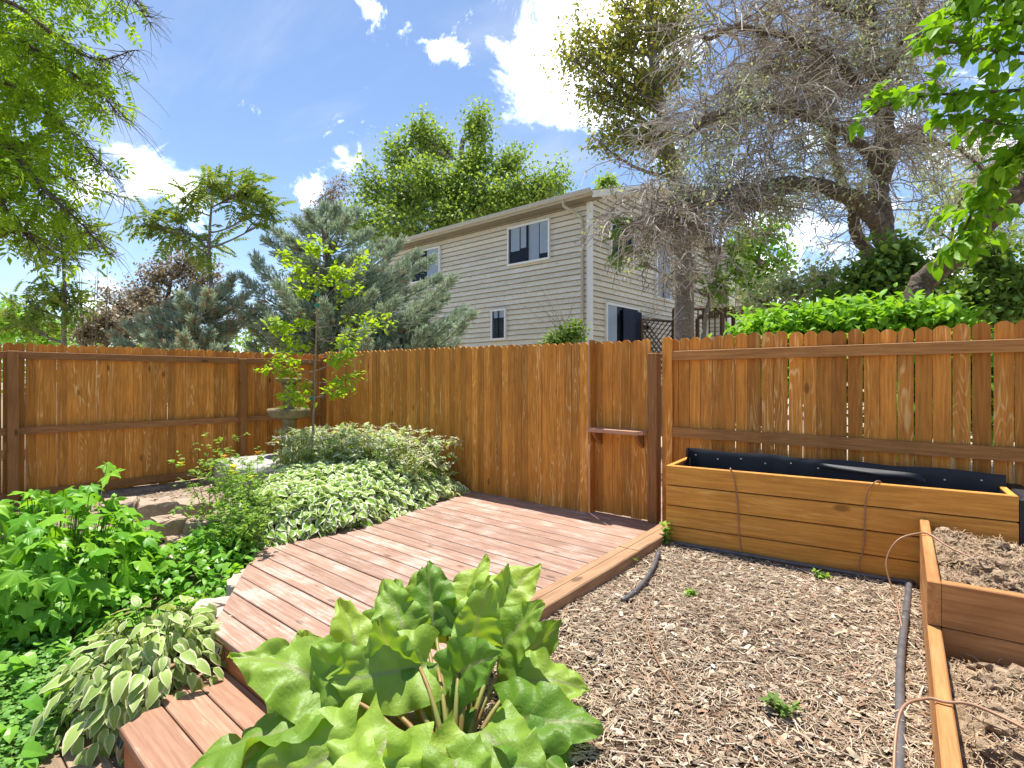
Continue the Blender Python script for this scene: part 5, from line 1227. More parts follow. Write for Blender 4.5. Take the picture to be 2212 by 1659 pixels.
tree('dark_shrub', 'dark green shrub massed round the foot of the old tree', 'shrub', np.array([foot(1940, D), W(1940, 780, D), W(1930, 660, D)]), 0.09, lobes_px([(1880, 600, D, 60, 50, 60), (1960, 640, D, 70, 45, 70), (1850, 660, D, 60, 30, 44), (1930, 550, D, 45, 40, 40), (2010, 600, D, 50, 50, 34), (1790, 660, D, 40, 24, 20)], D), LT, 0.13, 5, M['L_shrub'], M['bare'], 'trees beyond the fence', spread=0.13, twig_r=0.008)
D = 7.6
tree('dark_shrub', 'deep green shrub behind the far right end of the fence', 'shrub', np.array([foot(2160, D), W(2160, 790, D), W(2150, 680, D)]), 0.08, lobes_px([(2100, 640, D, 60, 45, 60), (2190, 600, D, 60, 60, 60), (2060, 670, D, 50, 24, 30), (2230, 660, D, 50, 40, 40), (2150, 680, D, 70, 24, 50), (2140, 540, D, 50, 40, 30)], D), LT, 0.11, 5, M['L_shrub'], M['bare'], 'trees beyond the fence', spread=0.12, twig_r=0.008)
# bright bush right behind the fence
D = 6.6
L_ = [(1640, 715, D, 60, 28, 46), (1720, 695, D, 70, 34, 60), (1800, 690, D - .2, 70, 32, 60), (1880, 690, D - .5, 70, 30, 60), (1960, 695, D - .8, 70, 26, 50), (2030, 690, D - 1, 50, 22, 30), (1900, 780, D - .6, 140, 80, 80), (2100, 780, D - 1.1, 130, 90, 80), (1740, 800, D - .2, 120, 80, 70), (2200, 850, D - 1.2, 130, 110, 60), (2000, 880, D - .9, 160, 100, 60)]
tree('leafy_bush', 'bright green bush pushing over the gapped fence pickets', 'bush', np.array([foot(1900, D - .5), W(1900, 900, D - .5), W(1890, 780, D - .5)]), 0.06, lobes_px(L_, D), LB, 0.115, 7, M['L_bush'], M['bare'], 'trees beyond the fence', spread=0.09, twig_r=0.006, upw=0.75)
# small shrub with bare canes in front of the house wall
D = 13.2
st_, tips, tgs = tree('cane_shrub', 'shrub with long bare canes against the tan siding below the window', 'shrub', np.array([foot(1225, D), W(1225, 780, D), W(1225, 740, D)]), 0.05, lobes_px([(1215, 728, D, 36, 14, 40), (1245, 715, D, 16, 26, 20), (1190, 735, D, 30, 10, 14)], D), LT, 0.09, 6, M['L_shrub'], M['bare'], 'trees beyond the fence', spread=0.10, twig_r=0.006)
mb = MB()
for i in range(26):
    a = W(1225 + rng.uniform(-24, 24), 740, D); b_ = W(1225 + rng.uniform(-100, 40), 740 - rng.uniform(30, 120), D + rng.uniform(-.3, .3))
    mb.tube(curve(a, b_, (0, 0, 0.12), 5), np.linspace(0.008, 0.003, 5), 3, False)
mb.build('canes', M['twig'], st_)

# overhead tree at top left: trunk stands out of view to the left
tp = np.array((-8.1, -1.3, -0.1))
ov = thing('overhanging_tree', 'fresh green tree whose leafy boughs and bare twigs hang in from the top left', 'tree', tp)
wd = MB(); T = spline([tp, tp + (0.1, 0.1, 2.5), tp + (0.25, 0.3, 4.5), tp + (0.4, 0.6, 7)], 20); wd.tube(T, np.linspace(0.2, 0.1, len(T)), 9)
D = 6.0
bl = [[(-62, 138, D), (28, 188, D), (114, 248, D), (183, 318, D), (237, 378, D)], [(-78, -22, D), (28, 8, D), (121, 78, D), (207, 128, D), (292, 108, D)], [(-62, 48, D), (28, 78, D), (121, 138, D), (215, 198, D), (253, 248, D)], [(-78, 218, D), (13, 308, D - .3), (82, 398, D - .4), (160, 468, D - .4), (237, 548, D - .3)],
      [(-78, -92, D), (60, -72, D), (168, -32, D), (269, -12, D), (323, 48, D)], [(-71, 258, D + .4), (-1, 288, D + .4), (67, 318, D + .4), (160, 388, D + .4), (269, 428, D + .5)], [(-62, 248, D - .5), (-17, 368, D - .6), (21, 468, D - .6), (67, 518, D - .5)], [(-62, 88, D + .6), (44, 148, D + .6), (137, 178, D + .6), (215, 238, D + .6)]]
tips = []; tgs = []
for j, b in enumerate(bl):
    c = spline(trunk_px(b), 22); k = min(len(T) - 1, 9 + j); c = np.vstack([curve(T[k], c[0], (0, 0, 0.3), 6)[:-1], c])
    wd.tube(c, np.linspace(0.034, 0.004, len(c)), 6)
    for i in range(6, len(c)):
        f = (i - 5) / (len(c) - 5)
        for _ in range(int(7 * (1 - f * f) + 2)):
            e = c[i] + unit(1)[0] * np.array((1, 1, .8)) * rng.uniform(0.15, 0.55) * (1 - .25 * f) + (0, 0, -0.10)
            tw_ = curve(c[i], e, rng.normal(size=3) * 0.04, 4); wd.tube(tw_, np.linspace(0.005, 0.002, 4), 3, False)
            if f < 0.72 or (f < 0.8 and rng.random() < 0.5):
                for s_ in (1, 2, 3): tips.append(tw_[s_]); tgs.append(tw_[3] - tw_[2])
    # bare drooping ends
    for i in range(len(c) - 9, len(c)):
        for _ in range(4):
            L = rng.uniform(0.2, 0.65); rt = np.array((*RX, 0)) * rng.uniform(0.1, 0.8) + np.array((*FX, 0)) * rng.normal(0, .3)
            e = c[i] + rt * L + np.array((0, 0, -L * rng.uniform(0.2, 0.9))); wd.tube(curve(c[i], e, rt * .15 * L + np.array((0, 0, .08)), 6), np.linspace(0.004, 0.0015, 6), 3, False)
wd.build('trunk', M['bare'], ov, smooth=True)
lf = MB(); tips = np.array(tips); tgs = np.array(tgs); tgs /= np.linalg.norm(tgs, axis=1)[:, None]
leafy(lf, PINO, tips[::2], tgs[::2], 1, 0.21, 0.05, 0.6, 0.8, 0.3); lf.build('crown', M['L_locust'], ov)

# near right tree: diagonal limb and broad bright leaves
D = 7.0
nt_ = thing('broadleaf_tree', 'tree with a thick diagonal limb and broad bright leaves at the right edge', 'tree', foot(1965, D))
wd = MB(); main = spline(trunk_px([(1950, 860, D), (1960, 760, D), (1975, 660, D), (1995, 610, D), (2070, 545, D - .3), (2130, 480, D - .5), (2210, 405, D - .8), (2300, 300, D - 1), (2330, 150, D - 1.2)]), 30)
main = np.vstack([foot(1950, D), main])
main = spline(main, 150); wd.tube(main, np.linspace(0.16, 0.10, len(main)), 26); wd.v[-1] = wd.v[-1] + rng.normal(size=wd.v[-1].shape) * 0.007
tips = []; tgs = []
E = 5.2
tw_list = [[(2330, 150, 5.6), (2250, 120, E), (2150, 110, E), (2050, 90, E), (1990, 80, E)], [(2330, 150, 5.6), (2230, 190, E), (2100, 200, E), (1980, 210, E), (1880, 240, E)], [(2320, 100, 5.6), (2240, 60, E), (2140, 40, E), (2050, 30, E)], [(2300, 250, 5.8), (2230, 280, E), (2130, 260, E), (2040, 250, E)],
           [(2260, 350, 5.9), (2200, 340, E), (2150, 400, E), (2130, 450, E)], [(2200, 415, 6.1), (2130, 420, E + .3), (2080, 500, E + .4), (2060, 540, E + .4)], [(2300, 20, 5.6), (2200, 10, E - .2), (2130, -10, E - .2), (2060, 0, E - .2)], [(2290, 300, 5.7), (2220, 330, E - .3), (2180, 350, E - .3)]]
for b in tw_list:
    c = spline(trunk_px(b), 16); wd.tube(c, np.linspace(0.022, 0.005, len(c)), 6)
    for i in range(3, len(c)):
        for _ in range(2):
            e = c[i] + unit(1)[0] * np.array((1, 1, 0.7)) * rng.uniform(0.08, 0.32); tw_ = curve(c[i], e, (0, 0, 0.03), 4); wd.tube(tw_, np.linspace(0.004, 0.002, 4), 3, False)
            for s_ in (1, 2, 3): tips.append(tw_[s_]); tgs.append(tw_[3] - tw_[2] + (c[i] - c[i - 1]))
wd.build('trunk', M['bark_dark'], nt_, smooth=True)
tips = np.array(tips); tgs = np.array(tgs); tgs /= np.linalg.norm(tgs, axis=1)[:, None]
lf = MB(); leafy(lf, T_leaf(0.30, 0.09, 0.22, rows=((0.12, .5), (0.3, .95), (0.5, 1.0), (0.75, 0.62))), tips, tgs, 2, 0.155, 0.04, 0.7, 0.8, 0.3); lf.build('crown', M['L_big'], nt_)

# ------------------------------------------------------------------ young staked tree
D = 7.0
yb = W(676, 960, D); yb[2] = -0.08
yt = thing('young_tree', 'young staked tree with lime-green leaves growing out of the cream-edged bed', 'tree', yb)
stem = spline([yb, W(677, 860, D), W(682, 760, D), W(686, 660, D), W(690, 575, D), W(688, 540, D)], 24)
wd = MB().tube(stem, np.linspace(0.017, 0.004, len(stem)), 8)
tips = []; tgs = []
for (sy, ex, ey, dz) in ((880, 740, 845, 0.1), (880, 640, 868, -.1), (862, 640, 850, .2), (850, 742, 832, .1), (835, 755, 815, -.3), (830, 612, 788, .2), (825, 640, 845, -.2), (800, 580, 800, .1), (800, 760, 760, .3), (775, 600, 770, .25), (770, 745, 775, -.2), (760, 620, 745, -.1), (745, 600, 700, .1), (735, 850, 700, -.1), (730, 770, 735, .3), (715, 565, 700, -.2), (720, 810, 680, .2), (700, 650, 690, .2), (690, 775, 620, .2), (660, 780, 555, -.1), (640, 640, 625, .2), (620, 720, 600, .1), (600, 610, 545, .1), (590, 640, 580, -.2), (570, 660, 530, .1), (560, 690, 525, 0), (580, 740, 590, .1), (610, 660, 600, .2)):
    a = stem[np.argmin(np.abs(HPX - (stem[:, 2] - EYE) / D * FPX - sy))]; e = W(ex, ey, D + dz)
    c = curve(a, e, (0, 0, -0.04), 8); wd.tube(c, np.linspace(0.006, 0.002, 8), 4, False)
    for i in range(3, 8): tips.append(c[i]); tgs.append(c[i] - c[i - 1])
    for i in (4, 5, 6):
        e2 = c[i] + unit(1)[0] * np.array((1, 1, .35)) * 0.16 + (c[i] - c[i - 1]) * 1.0; c2 = curve(c[i], e2, (0, 0, 0.01), 4); wd.tube(c2, np.linspace(0.003, 0.0015, 4), 3, False)
        for s_ in (1, 2, 3): tips.append(c2[s_]); tgs.append(c2[3] - c2[2])
wd.build('trunk', M['bark'], yt, smooth=True)
lf = MB(); tgs = np.array(tgs); tgs /= np.linalg.norm(tgs, axis=1)[:, None]
leafy(lf, T_leaf(0.34, 0.08, 0.2), np.array(tips), tgs, 4, 0.082, 0.04, 0.85, 0.9, 0.1); lf.build('crown', M['L_young'], yt)
sk = W(672, 960, D - 0.03); sk[2] = -0.08
MB().tube([sk, W(686, 640, D - 0.03)], 0.011, 6).build('stake', M['stake'], yt)
for y in (848, 658, 628):
    p = stem[np.argmin(np.abs(HPX - (stem[:, 2] - EYE) / D * FPX - y))] + np.array((0.01, -0.02, 0)); MB().tube([p - (0, 0, 0.02), p + (0, 0, 0.02)], 0.03, 8).build('tie', M['tie'], yt)

# ------------------------------------------------------------------ beds of low plants
def inpoly(x, y, poly):
    poly = np.asarray(poly); inside = np.zeros(len(x), bool); j = len(poly) - 1
    for i in range(len(poly)):
        xi, yi = poly[i]; xj, yj = poly[j]
        c = ((yi > y) != (yj > y)) & (x < (xj - xi) * (y - yi) / (yj - yi + 1e-12) + xi); inside ^= c; j = i
    return inside
def sample(poly, n):
    poly = np.asarray(poly, float); lo, hi = poly.min(0), poly.max(0); X = []; 
    while sum(map(len, X)) < n:
        p = rng.uniform(lo, hi, (n * 2, 2)); X.append(p[inpoly(p[:, 0], p[:, 1], poly)])
    return np.vstack(X)[:n]
def edge_dist(p, poly):
    poly = np.asarray(poly, float); d = np.full(len(p), 1e9)
    for i in range(len(poly)):
        a, b = poly[i], poly[(i + 1) % len(poly)]; ab = b - a; t = np.clip(((p - a) @ ab) / (ab @ ab), 0, 1); d = np.minimum(d, np.linalg.norm(p - a - t[:, None] * ab, axis=1))
    return d
VT = T_leaf(0.40, 0.10, 0.30, rows=((0.08, .45), (0.22, .88), (0.45, 1.0), (0.7, 0.72), (0.88, .34)), wave=0.02)
BED = [(-4.62, 2.10), (-4.55, 3.0), (-4.75, 4.0), (-4.95, 4.75), (-5.5, 4.8), (-7.0, 4.7), (-7.6, 4.1), (-7.2, 3.4), (-6.6, 2.9), (-5.9, 2.5), (-5.2, 2.0)]
def bed_h(p):
    e = edge_dist(p, BED); h = 0.10 + 0.40 * (1 - np.exp(-e / 0.28)) + 0.06 * np.sin(p[:, 0] * 5.1) * np.cos(p[:, 1] * 4.3)
    return h
bed = MB()
n = 8200; P = sample(BED, n); e = edge_dist(P, BED); h = bed_h(P)
z = GZ(-6, 3) + h * np.where(rng.random(n) < .72, rng.uniform(0.82, 1.08, n), rng.uniform(0.2, 0.9, n))
a = rng.uniform(0, 6.28, n); tg = np.c_[np.cos(a), np.sin(a), -rng.uniform(-0.25, 0.6, n)]
cen = np.array((-5.9, 3.4)); outv = P - cen; outv /= np.linalg.norm(outv, axis=1)[:, None]
wgt = np.clip(0.9 - e / 0.25, 0, 0.8); tg[:, :2] += outv * wgt[:, None]; tg[:, 2] -= wgt * 0.45
up = np.c_[rng.normal(0, .5, n), rng.normal(0, .5, n), np.ones(n)]
scatter(bed, VT, np.c_[P, z], tg, up, rng.uniform(0.06, 0.125, n))
# stems under the canopy
P2 = sample(BED, 1500); h2 = bed_h(P2)
S = MB()
for p, hh in zip(P2, h2):
    o_ = np.array((*p, -0.07)); S.tube(np.array([o_, o_ + (rng.normal(0, .03), rng.normal(0, .03), hh * .9)]), 0.0025, 3, False)
ob = bed.build('cream_edged_groundcover', M['L_var']); tag(ob, 'dense bank of cream-edged leaves spilling onto the deck', 'groundcover', kind='stuff')
sb = S.build('stems', M['stem'], ob); sb['kind'] = 'stuff'
# taller flowering stems with narrow leaves and flat cream umbels, towards the fence
FB = [(-5.0, 3.95), (-5.05, 4.7), (-6.9, 4.65), (-7.5, 4.0), (-7.0, 3.3), (-6.2, 3.15), (-5.6, 3.6)]
n = 320; P = sample(FB, n); fl = MB(); fs = MB(); ln = MB()
umb = MB()
lp_, lt_, pos_u = [], [], []
for p in P:
    hh = rng.uniform(0.42, 0.82) + 0.10 * math.exp(-((p[0] + 6.1) / .7) ** 2); o_ = np.array((*p, -0.07)); top = o_ + (rng.normal(0, .06), rng.normal(0, .06), hh)
    c = curve(o_, top, rng.normal(size=3) * .02, 5); fs.tube(c, np.linspace(0.004, 0.0022, 5), 3, False)
    pos_u.append(top)
    for i in (2, 2, 3, 3, 4, 4):
        for _ in range(2): lp_.append(c[i] - (0, 0, rng.uniform(0, .08))); lt_.append(unit(1)[0] * np.array((1, 1, .5)) + (0, 0, .1))
    for _ in range(2):
        t2 = c[3] + (rng.normal(0, .07), rng.normal(0, .07), rng.uniform(.08, .2)); fs.tube(np.array([c[3], t2]), 0.0022, 3, False)
        if rng.random() < .7: pos_u.append(t2)
pos_u = np.array(pos_u); m_ = 16
dd_ = rng.normal(size=(len(pos_u) * m_, 3)) * np.array((0.032, 0.032, 0.007))
scatter(umb, T_diamond(0.5, 0.05, 0), np.repeat(pos_u, m_, 0) + dd_, unit(len(dd_)) * np.array((1, 1, .3)), unit(len(dd_)) * .3 + (0, 0, 1), 0.02)
lp_ = np.array(lp_); lt_ = np.array(lt_); scatter(ln, T_leaf(0.26, 0.06, 0.3), lp_, lt_, unit(len(lp_)) * .3 + (0, 0, 1), rng.uniform(0.07, 0.125, len(lp_)))
ou = ln.build('flowering_groundcover', M['L_flow']); tag(ou, 'taller flowering stems with flat cream flower heads around the young tree', 'flowers', kind='stuff')
q_ = umb.build('flower_heads', M['L_umbel'], ou); q_['kind'] = 'stuff'
q_ = fs.build('stems', M['stem'], ou); q_['kind'] = 'stuff'

# heart-shaped leaf groundcover
HT = T_leaf(0.46, 0.10, 0.22, rows=((-0.10, .62), (0.12, 1.0), (0.42, .86), (0.75, .4)))
VIO = [(-3.62, 1.50), (-3.95, 1.75), (-4.5, 2.05), (-4.9, 2.2), (-5.6, 2.1), (-5.3, 1.55), (-6.0, 1.4), (-6.3, 0.5), (-5.2, 0.25), (-4.6, 0.35), (-4.15, 0.9), (-4.1, 1.25)]
n = 2600; P = sample(VIO, n); z = ground_z(P[:, 0], P[:, 1]) + rng.uniform(0.05, 0.24, n) * (1 - np.exp(-edge_dist(P, VIO) / .1))
a = rng.uniform(0, 6.28, n); tg = np.c_[np.cos(a), np.sin(a), -rng.uniform(0.05, 0.6, n)]
mb = MB(); scatter(mb, HT, np.c_[P, z], tg, np.c_[rng.normal(0, .3, n), rng.normal(0, .3, n), np.ones(n)], rng.uniform(0.055, 0.105, n) * np.where(P[:, 0] > -4.6, .75, 1.05))
S = MB()
for i in range(0, n, 2): S.tube(np.array([(P[i, 0] + rng.normal(0, .02), P[i, 1] + rng.normal(0, .02), GZ(*P[i])), (P[i, 0], P[i, 1], z[i])]), 0.0018, 3, False)
ob = mb.build('heart_leaf_groundcover', M['L_violet']); tag(ob, 'glossy heart-shaped leaves carpeting the slope below the low stone wall', 'groundcover', kind='stuff')
q_ = S.build('stems', M['stem'], ob); q_['kind'] = 'stuff'
SML = [(-3.15, 0.35), (-3.4, 0.55), (-3.95, 0.75), (-4.6, 0.75), (-4.9, 0.35), (-4.4, -0.3), (-3.6, -0.2)]
n = 7500; P = sample(SML, n); z = ground_z(P[:, 0], P[:, 1]) + rng.uniform(0.01, 0.13, n)
a = rng.uniform(0, 6.28, n); tg = np.c_[np.cos(a), np.sin(a), rng.uniform(-0.3, 0.3, n)]
mb = MB(); scatter(mb, T_leaf(0.4, 0.08, 0.2), np.c_[P, z], tg, np.c_[rng.normal(0, .3, n), rng.normal(0, .3, n), np.ones(n)], rng.uniform(0.022, 0.045, n))
ob = mb.build('small_leaf_groundcover', M['L_small']); tag(ob, 'mat of tiny dark leaves at the bottom left corner', 'groundcover', kind='stuff')
mb = MB(); n = 90; P = sample(SML, n); z = ground_z(P[:, 0], P[:, 1]) + rng.uniform(0.10, 0.2, n); a = rng.uniform(0, 6.28, n)
scatter(mb, HT, np.c_[P, z], np.c_[np.cos(a), np.sin(a), -rng.uniform(0, .6, n)], np.c_[rng.normal(0, .3, n), rng.normal(0, .3, n), np.ones(n)], rng.uniform(0.06, 0.10, n))
q_ = mb.build('larger_leaves', M['L_violet'], ob); q_['kind'] = 'stuff'
# fine litter and crumbs on the bare bed by the fence
n = 2600; P = sample([(-8.4, 0.8), (-5.4, 1.2), (-5.4, 2.6), (-6.6, 3.2), (-8.4, 3.4)], n); mb = MB(); a = rng.uniform(0, 6.28, n)
scatter(mb, T_diamond(0.3, 0.1, 0), np.c_[P, ground_z(P[:, 0], P[:, 1]) + .008], np.c_[np.cos(a), np.sin(a), rng.normal(0, .2, n)], unit(n) * .5 + (0, 0, 1), rng.uniform(0.015, 0.05, n))
tag(mb.build('dry_litter', M['chips']), 'dry leaf litter on the bare soil by the left fence', 'litter', kind='stuff')

# ------------------------------------------------------------------ plants with leaves one can pick out
def leaf_meshes(tmpls, name, mat):
    out = []
    for V, Q, T, UV in tmpls:
        me = MB().add(V, Q if len(Q) else None, T, UV).mesh(name, True); me.materials.append(mat); out.append(me)
    return out
def place_leaf(me, parent, pos, tg, up, size, name='leaf'):
    F = frames(np.array([tg], float), np.array([up], float))[0]
    o = link(name, me, None, parent, pos, Matrix(F.tolist()).to_euler()); o.scale = (size, size, size); return o
# lobed-leaf plant
lm = leaf_meshes([T_lobed(5, .55, .25, i) for i in range(2)] + [T_lobed(5, .45, .45, 3), T_lobed(7, .6, .35, 4)], 'leaf', M['L_maple'])
c0 = np.array((-5.30, 0.78, -0.12))
mp = thing('lobed_leaf_plant', 'broad clump of large lobed green leaves in front of the left fence', 'plant', c0)
S = MB()
for i in range(292):
    u = unit(1)[0]; u[2] = abs(u[2]); rr_ = rng.uniform(0.86, 1.03) if rng.random() < .85 else rng.uniform(.5, .85)
    p = c0 + u * rr_ * np.array((0.86, 0.74, 0.70))
    if i < 5: p = c0 + np.array((rng.uniform(-.5, .55), rng.uniform(-.4, .5), rng.uniform(.72, .84)))
    tg = np.array((u[0], u[1], 0)) + rng.normal(size=3) * .45 - (0, 0, .35 + .4 * (1 - u[2])); up = np.array((u[0] * .5, u[1] * .5, 1.0)) + rng.normal(size=3) * .22
    place_leaf(lm[i % 4], mp, p, tg, up, rng.uniform(0.16, 0.27))
    S.tube(curve(c0 + np.array((u[0] * .55, u[1] * .5, 0)) , p, (0, 0, .05), 5), 0.0032, 4, False)
S.build('stems', M['stem'], mp)
# second, smaller bit at the very left edge, higher
# cream-edged mound
hm_ = leaf_meshes([T_leaf(0.27, 0.06, 0.30, rows=((0.07, .4), (0.2, .86), (0.42, 1.0), (0.66, 0.78), (0.86, .38)), wave=w) for w in (0.015, 0.03, 0.0)] + [T_leaf(0.30, 0.05, 0.5, rows=((0.07, .45), (0.2, .9), (0.42, 1.0), (0.66, 0.75), (0.86, .36)), wave=.02)], 'leaf', M['L_hosta'])
c0 = np.array((-3.52, 0.98, -0.38))
toF_ = np.array((*FX, 0))
ho = thing('cream_edged_plant', 'drooping mound of cream-edged leaves hanging over the low step', 'plant', c0)
S = MB()
for i in range(292):
    u = unit(1)[0]; u[2] = abs(u[2]) ** .8 * 1.0; u -= toF_ * 0.35; u[2] += .1; u /= np.linalg.norm(u); rr_ = rng.uniform(0.85, 1.04) if rng.random() < .85 else rng.uniform(.6, .85)
    p = c0 + u * rr_ * np.array((0.50, 0.46, 0.54)); p[0] += 0.12 * (p[2] - c0[2])
    if i % 6 == 0: p = np.array((-3.50 + rng.normal(0, .10), 1.16 + rng.normal(0, .09), -0.02 + rng.uniform(-.04, .10)))
    tg = np.array((u[0], u[1], 0)) * 1.1 + rng.normal(size=3) * .3 - (0, 0, 0.25 + 0.9 * (1 - u[2])); up = np.array((u[0] * .9, u[1] * .9, 0.9)) + rng.normal(size=3) * .18
    place_leaf(hm_[i % 4], ho, p, tg, up, rng.uniform(0.085, 0.145))
    S.tube(curve(c0, p, (0, 0, .06), 4), 0.003, 3, False)
S.build('stems', M['stem'], ho)
n = 420; u = unit(n); u[:, 2] = np.abs(u[:, 2]); u = u - toF_ * .3; u /= np.linalg.norm(u, axis=1)[:, None]
P = c0 + u * rng.uniform(.6, 1.0, (n, 1)) * np.array((0.50, 0.46, 0.54)); P[:, 0] += .12 * (P[:, 2] - c0[2])
tg = u * (1.1, 1.1, 0) + rng.normal(size=(n, 3)) * .35; tg[:, 2] -= .25 + .8 * (1 - u[:, 2])
q_ = scatter(MB(), T_leaf(0.27, 0.07, 0.30, rows=((0.07, .4), (0.2, .86), (0.42, 1.0), (0.66, 0.78), (0.86, .38))), P, tg, u * .8 + (0, 0, .9) + rng.normal(size=(n, 3)) * .2, rng.uniform(.06, .11, n)).build('small_leaves', M['L_hosta_small'], ho); q_['kind'] = 'stuff'

# columbines
TRI = T_lobed(3, 0.5, 0.2, 2)
cm = [('tall columbine with a yellow flower beside the low stone wall', (-5.55, 2.05), .95, 9, 1), ('bushy columbine leaning in front of the cream-edged bank', (-5.10, 2.12), .72, 10, 2), ('columbine with an orange bloom half hidden by cream-edged leaves', (-5.75, 2.5), .78, 8, 3), ('fine-stemmed columbine clump beside the angled deck edge', (-4.75, 1.95), .5, 14, 4)]
for lab, (x, y), hh, ns, sd in cm:
    rg = np.random.default_rng(sd); o_ = np.array((x, y, GZ(x, y)))
    t = thing('columbine', lab, 'flower', o_, 'columbines by the bed'); S = MB(); lf = MB(); lp_ = []; lt_ = []; ends = []
    for i in range(ns):
        top = o_ + (rg.normal(0, .16), rg.normal(0, .16), hh * rg.uniform(.55, 1.05)); c = curve(o_ + rg.normal(size=3) * (.05, .05, 0), top, rg.normal(size=3) * .05, 8); S.tube(c, np.linspace(.0045, .002, 8), 4, False); ends.append(top)
        for k in range(2, 8):
            for _ in range(3):
                e = c[k] + rg.normal(size=3) * (.07, .07, .03) + (0, 0, .02); S.tube(np.array([c[k], e]), .0015, 3, False)
                for _2 in range(3): lp_.append(e + rg.normal(size=3) * .012); lt_.append(rg.normal(size=3) * (1, 1, .4))
    lp_ = np.array(lp_); scatter(lf, TRI, lp_, np.array(lt_), unit(len(lp_)) * .4 + (0, 0, 1), rg.uniform(.03, .065, len(lp_)))
    S.build('stems', M['stem'], t); lf.build('foliage', M['L_herb'], t)
    pm = M['orangepetal'] if sd == 3 else M['petal']
    for e in ends[: (3 if sd in (1, 3) else 2)] if sd != 4 else []:
        fm = MB(); n5 = 10; a = np.arange(n5) * 2 * np.pi / 5; tg = np.c_[np.cos(a), np.sin(a), np.where(np.arange(n5) < 5, -.3, .6)]
        scatter(fm, T_leaf(.3, .08, .1), np.repeat([e + (0, 0, .01)], n5, 0), tg, np.tile((0, 0, 1.0), (n5, 1)) + tg * .2, .042); fm.build('flower', pm, t, origin=e)

# ------------------------------------------------------------------ rhubarb
def rhubarb_leaf(seed):
    """long heart-shaped blade with a thick fold along the midrib and frilled margins"""
    rg = np.random.default_rng(seed); nv, nu = 33, 19; rows = []; UV = []
    ph = rg.uniform(0, 6.28, 8); fold = rg.uniform(0.25, 0.8); curl = rg.uniform(0.2, 0.9); twist = rg.uniform(-.7, .7); wid = rg.uniform(.33, .42); fr = rg.uniform(.06, .11); side = rg.uniform(-.12, .12)
    for i in range(nv):
        v = i / (nv - 1)
        w = wid * max(0.03, math.sin(math.pi * (0.17 + 0.83 * v) ** 0.75) ** 0.75)
        for j in range(nu):
            s_ = -1 + 2 * j / (nu - 1); a = abs(s_); e = a ** 2.2; sd = 1.0 if s_ > 0 else -1.0
            k = v + 0.13 * sd
            wave = math.sin(k * 17 + ph[0] * sd) * .65 + math.sin(k * 33 + ph[1]) * .4
            x = s_ * w * (1 + 0.05 * wave * e) + side * v * v
            y = v - 0.16 * a ** 1.5 * (1 - v) ** 2.5 + 0.025 * e * math.sin(k * 29 + ph[2])
            z = fold * abs(x) * (1 - .35 * v) + fr * e * wave * (0.5 + 0.5 * math.sin(math.pi * min(1, v + .1))) - curl * v * v * 0.4 - 0.30 * e * w
            z += 0.016 * math.sin((v - a * 0.30) * 30) * (1 - e) * min(1, 4 * a) + 0.025 * math.sin(v * 8 + s_ * 4 + ph[4])
            an = twist * v; x, z = x * math.cos(an) - z * math.sin(an), x * math.sin(an) + z * math.cos(an)
            rows.append((x, y, z)); UV.append((a, v))
    i = np.arange(nv - 1)[:, None] * nu + np.arange(nu - 1)[None]
    return np.array(rows), np.stack([i, i + 1, i + nu + 1, i + nu], -1).reshape(-1, 4), np.zeros((0, 3), int), np.array(UV)
rm = leaf_meshes([rhubarb_leaf(i + 40) for i in range(12)], 'leaf', M['L_rhu'])
rc = np.array((-1.47, 1.36, 0.0))
rh = thing('rhubarb', 'big rhubarb with broad ruffled leaves in the foreground', 'plant', rc)
toR = np.array((*RX, 0)); toF = np.array((*FX, 0)); toU = np.array((0, 0, 1.0))
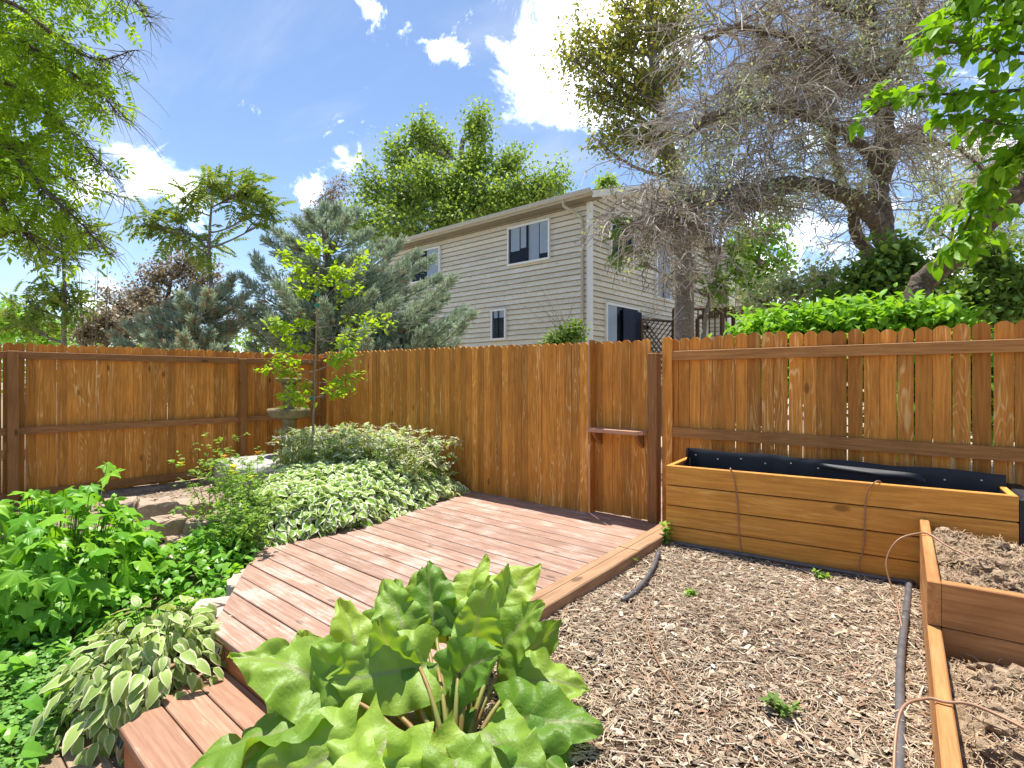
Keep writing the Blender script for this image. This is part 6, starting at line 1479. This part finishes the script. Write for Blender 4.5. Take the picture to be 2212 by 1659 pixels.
# leaf joint (picture x, y, distance), heading (right, forward, up), blade normal (right, forward, up), length
RL = [((745, 1500, 2.25), (-.75, .15, .42), (-.25, -.8, .8), .50), ((720, 1560, 2.15), (-1, -.15, -.02), (.05, .3, 1), .52), ((690, 1540, 2.3), (-.55, .45, .35), (-.3, -.8, .7), .42), ((940, 1440, 2.3), (-.8, -.3, .05), (-.1, -.8, .9), .40), ((960, 1430, 2.35), (.25, -.55, -.45), (.1, -.9, .8), .42), ((870, 1580, 1.98), (-.35, -.55, -.35), (-.5, -.7, .8), .46), ((930, 1600, 1.95), (.2, -.5, -.6), (.4, -.7, .4), .42), ((790, 1600, 2.0), (-.7, -.4, -.2), (-.3, -.6, .9), .42),
      ((1010, 1360, 2.55), (.12, .35, .8), (-.2, -.9, .5), .36), ((1060, 1340, 2.55), (.55, .2, .55), (-.1, -.9, .6), .38), ((960, 1370, 2.55), (-.25, .3, .8), (-.3, -.9, .4), .34), ((1090, 1420, 2.4), (.4, -.1, .7), (-.3, -.9, .5), .34), ((1120, 1440, 2.4), (.8, .1, .35), (.0, -.8, .8), .34), ((1150, 1470, 2.3), (.85, -.1, .1), (.3, -.6, .9), .32), ((1130, 1550, 2.1), (.75, -.25, .1), (.2, -.8, .9), .38), ((1170, 1600, 2.0), (.6, -.4, -.2), (.4, -.6, .9), .36),
      ((800, 1480, 2.4), (-.25, .35, .7), (.1, -.9, .5), .40), ((850, 1430, 2.5), (-.05, .4, .7), (.2, -.95, .4), .38), ((905, 1400, 2.5), (-.35, .25, .75), (.3, -.9, .4), .34), ((740, 1640, 1.98), (-.9, -.4, -.1), (-.2, -.5, 1), .38), ((1040, 1400, 2.35), (.1, -.2, .75), (.4, -.9, .2), .30), ((1000, 1460, 2.25), (.35, -.35, .4), (.1, -.9, .6), .32),
      ((1060, 1580, 2.0), (.45, -.55, -.05), (.2, -.8, .8), .36), ((840, 1520, 2.25), (-.6, .0, .4), (.0, -.8, .7), .38), ((1070, 1370, 2.5), (.4, .2, .7), (-.1, -.9, .5), .32), ((930, 1360, 2.65), (-.1, .3, .75), (.1, -.9, .5), .30),
      ((880, 1460, 2.35), (-.1, -.3, .6), (.2, -.9, .4), .32), ((700, 1480, 2.5), (-.5, .5, .4), (-.2, -.7, .9), .34), ((980, 1390, 2.6), (.3, .45, .7), (0, -.9, .6), .34), ((660, 1620, 2.1), (-.8, .1, -.15), (-.2, -.6, 1), .36), ((1000, 1640, 1.85), (.1, -.6, -.4), (0, -.7, .8), .32), ((850, 1660, 1.85), (-.4, -.6, -.3), (-.2, -.6, .8), .36)]
for i, (jp, hd, nm, sz) in enumerate(RL):
    jp = (jp[0] - 18 - (22 if jp[0] > 1100 else 0), jp[1], jp[2]); p = W(*jp); tg = toR * hd[0] + toF * hd[1] + toU * hd[2]; tgn = tg / np.linalg.norm(tg); up = toR * nm[0] + toF * nm[1] + toU * nm[2] + rng.normal(size=3) * .08
    place_leaf(rm[(i * 5) % 12], rh, p, tg, up, sz * 0.98)
    hz = p - rc; b0 = rc + hz * np.array((.2, .2, 0)) + np.array((0, 0, -0.03))
    pet = MB().tube(curve(b0, p + tgn * 0.03, np.array((0, 0, 0.08)) - hz * np.array((.12, .12, 0)), 9), np.linspace(0.013, 0.007, 9), 8)
    pet.build('petiole', M['stalk'], rh, smooth=True)

# ------------------------------------------------------------------ small weeds
def weed(loc, h, n, spread, label, lsize, seed, mat='L_herb'):
    rg = np.random.default_rng(seed); o_ = np.array(loc); t = thing('weed', label, 'weed', o_, 'weeds in the mulch'); S = MB(); lf = MB(); P = []; Tg = []
    for i in range(n):
        top = o_ + (rg.normal(0, spread), rg.normal(0, spread), h * rg.uniform(.5, 1)); c = curve(o_, top, rg.normal(size=3) * .01, 5); S.tube(c, np.linspace(.0025, .0012, 5), 3, False)
        for k in range(1, 5):
            for _ in range(3): P.append(c[k]); Tg.append(rg.normal(size=3) * (1, 1, .3) + (0, 0, .5))
    P = np.array(P); scatter(lf, T_leaf(.26, .05, .2), P, np.array(Tg), unit(len(P)) * .4 + (0, 0, 1), lsize * rg.uniform(.6, 1.2, len(P)))
    S.build('stem', M['stem'], t); lf.build('foliage', M[mat], t)
p = pl(0.02, -0.06); weed((*p, 0.05), 0.24, 10, .035, 'feathery green weed growing at the left front corner of the long planter', .045, 1)
for i, (x, y, hh, lab) in enumerate(((1312, 1240, .07, 'tiny weed in the straw close against the timber edging'), (1345, 1225, .09, 'small upright weed beside the timber edging'), (1772, 1250, .05, 'seedling in the straw in front of the long planter base'), (1690, 1550, .06, 'dark leafy weed alone in the straw near the bottom'), (1490, 1290, .035, 'yellowish seedling in the middle of the straw'))):
    g_ = G(x, y, 0.05); weed((g_[0], g_[1], pz(g_[0], g_[1])), hh, 6, .03, lab, (.035 if i != 3 else .04), 30 + i, 'L_herb' if i != 3 else 'L_shrub')
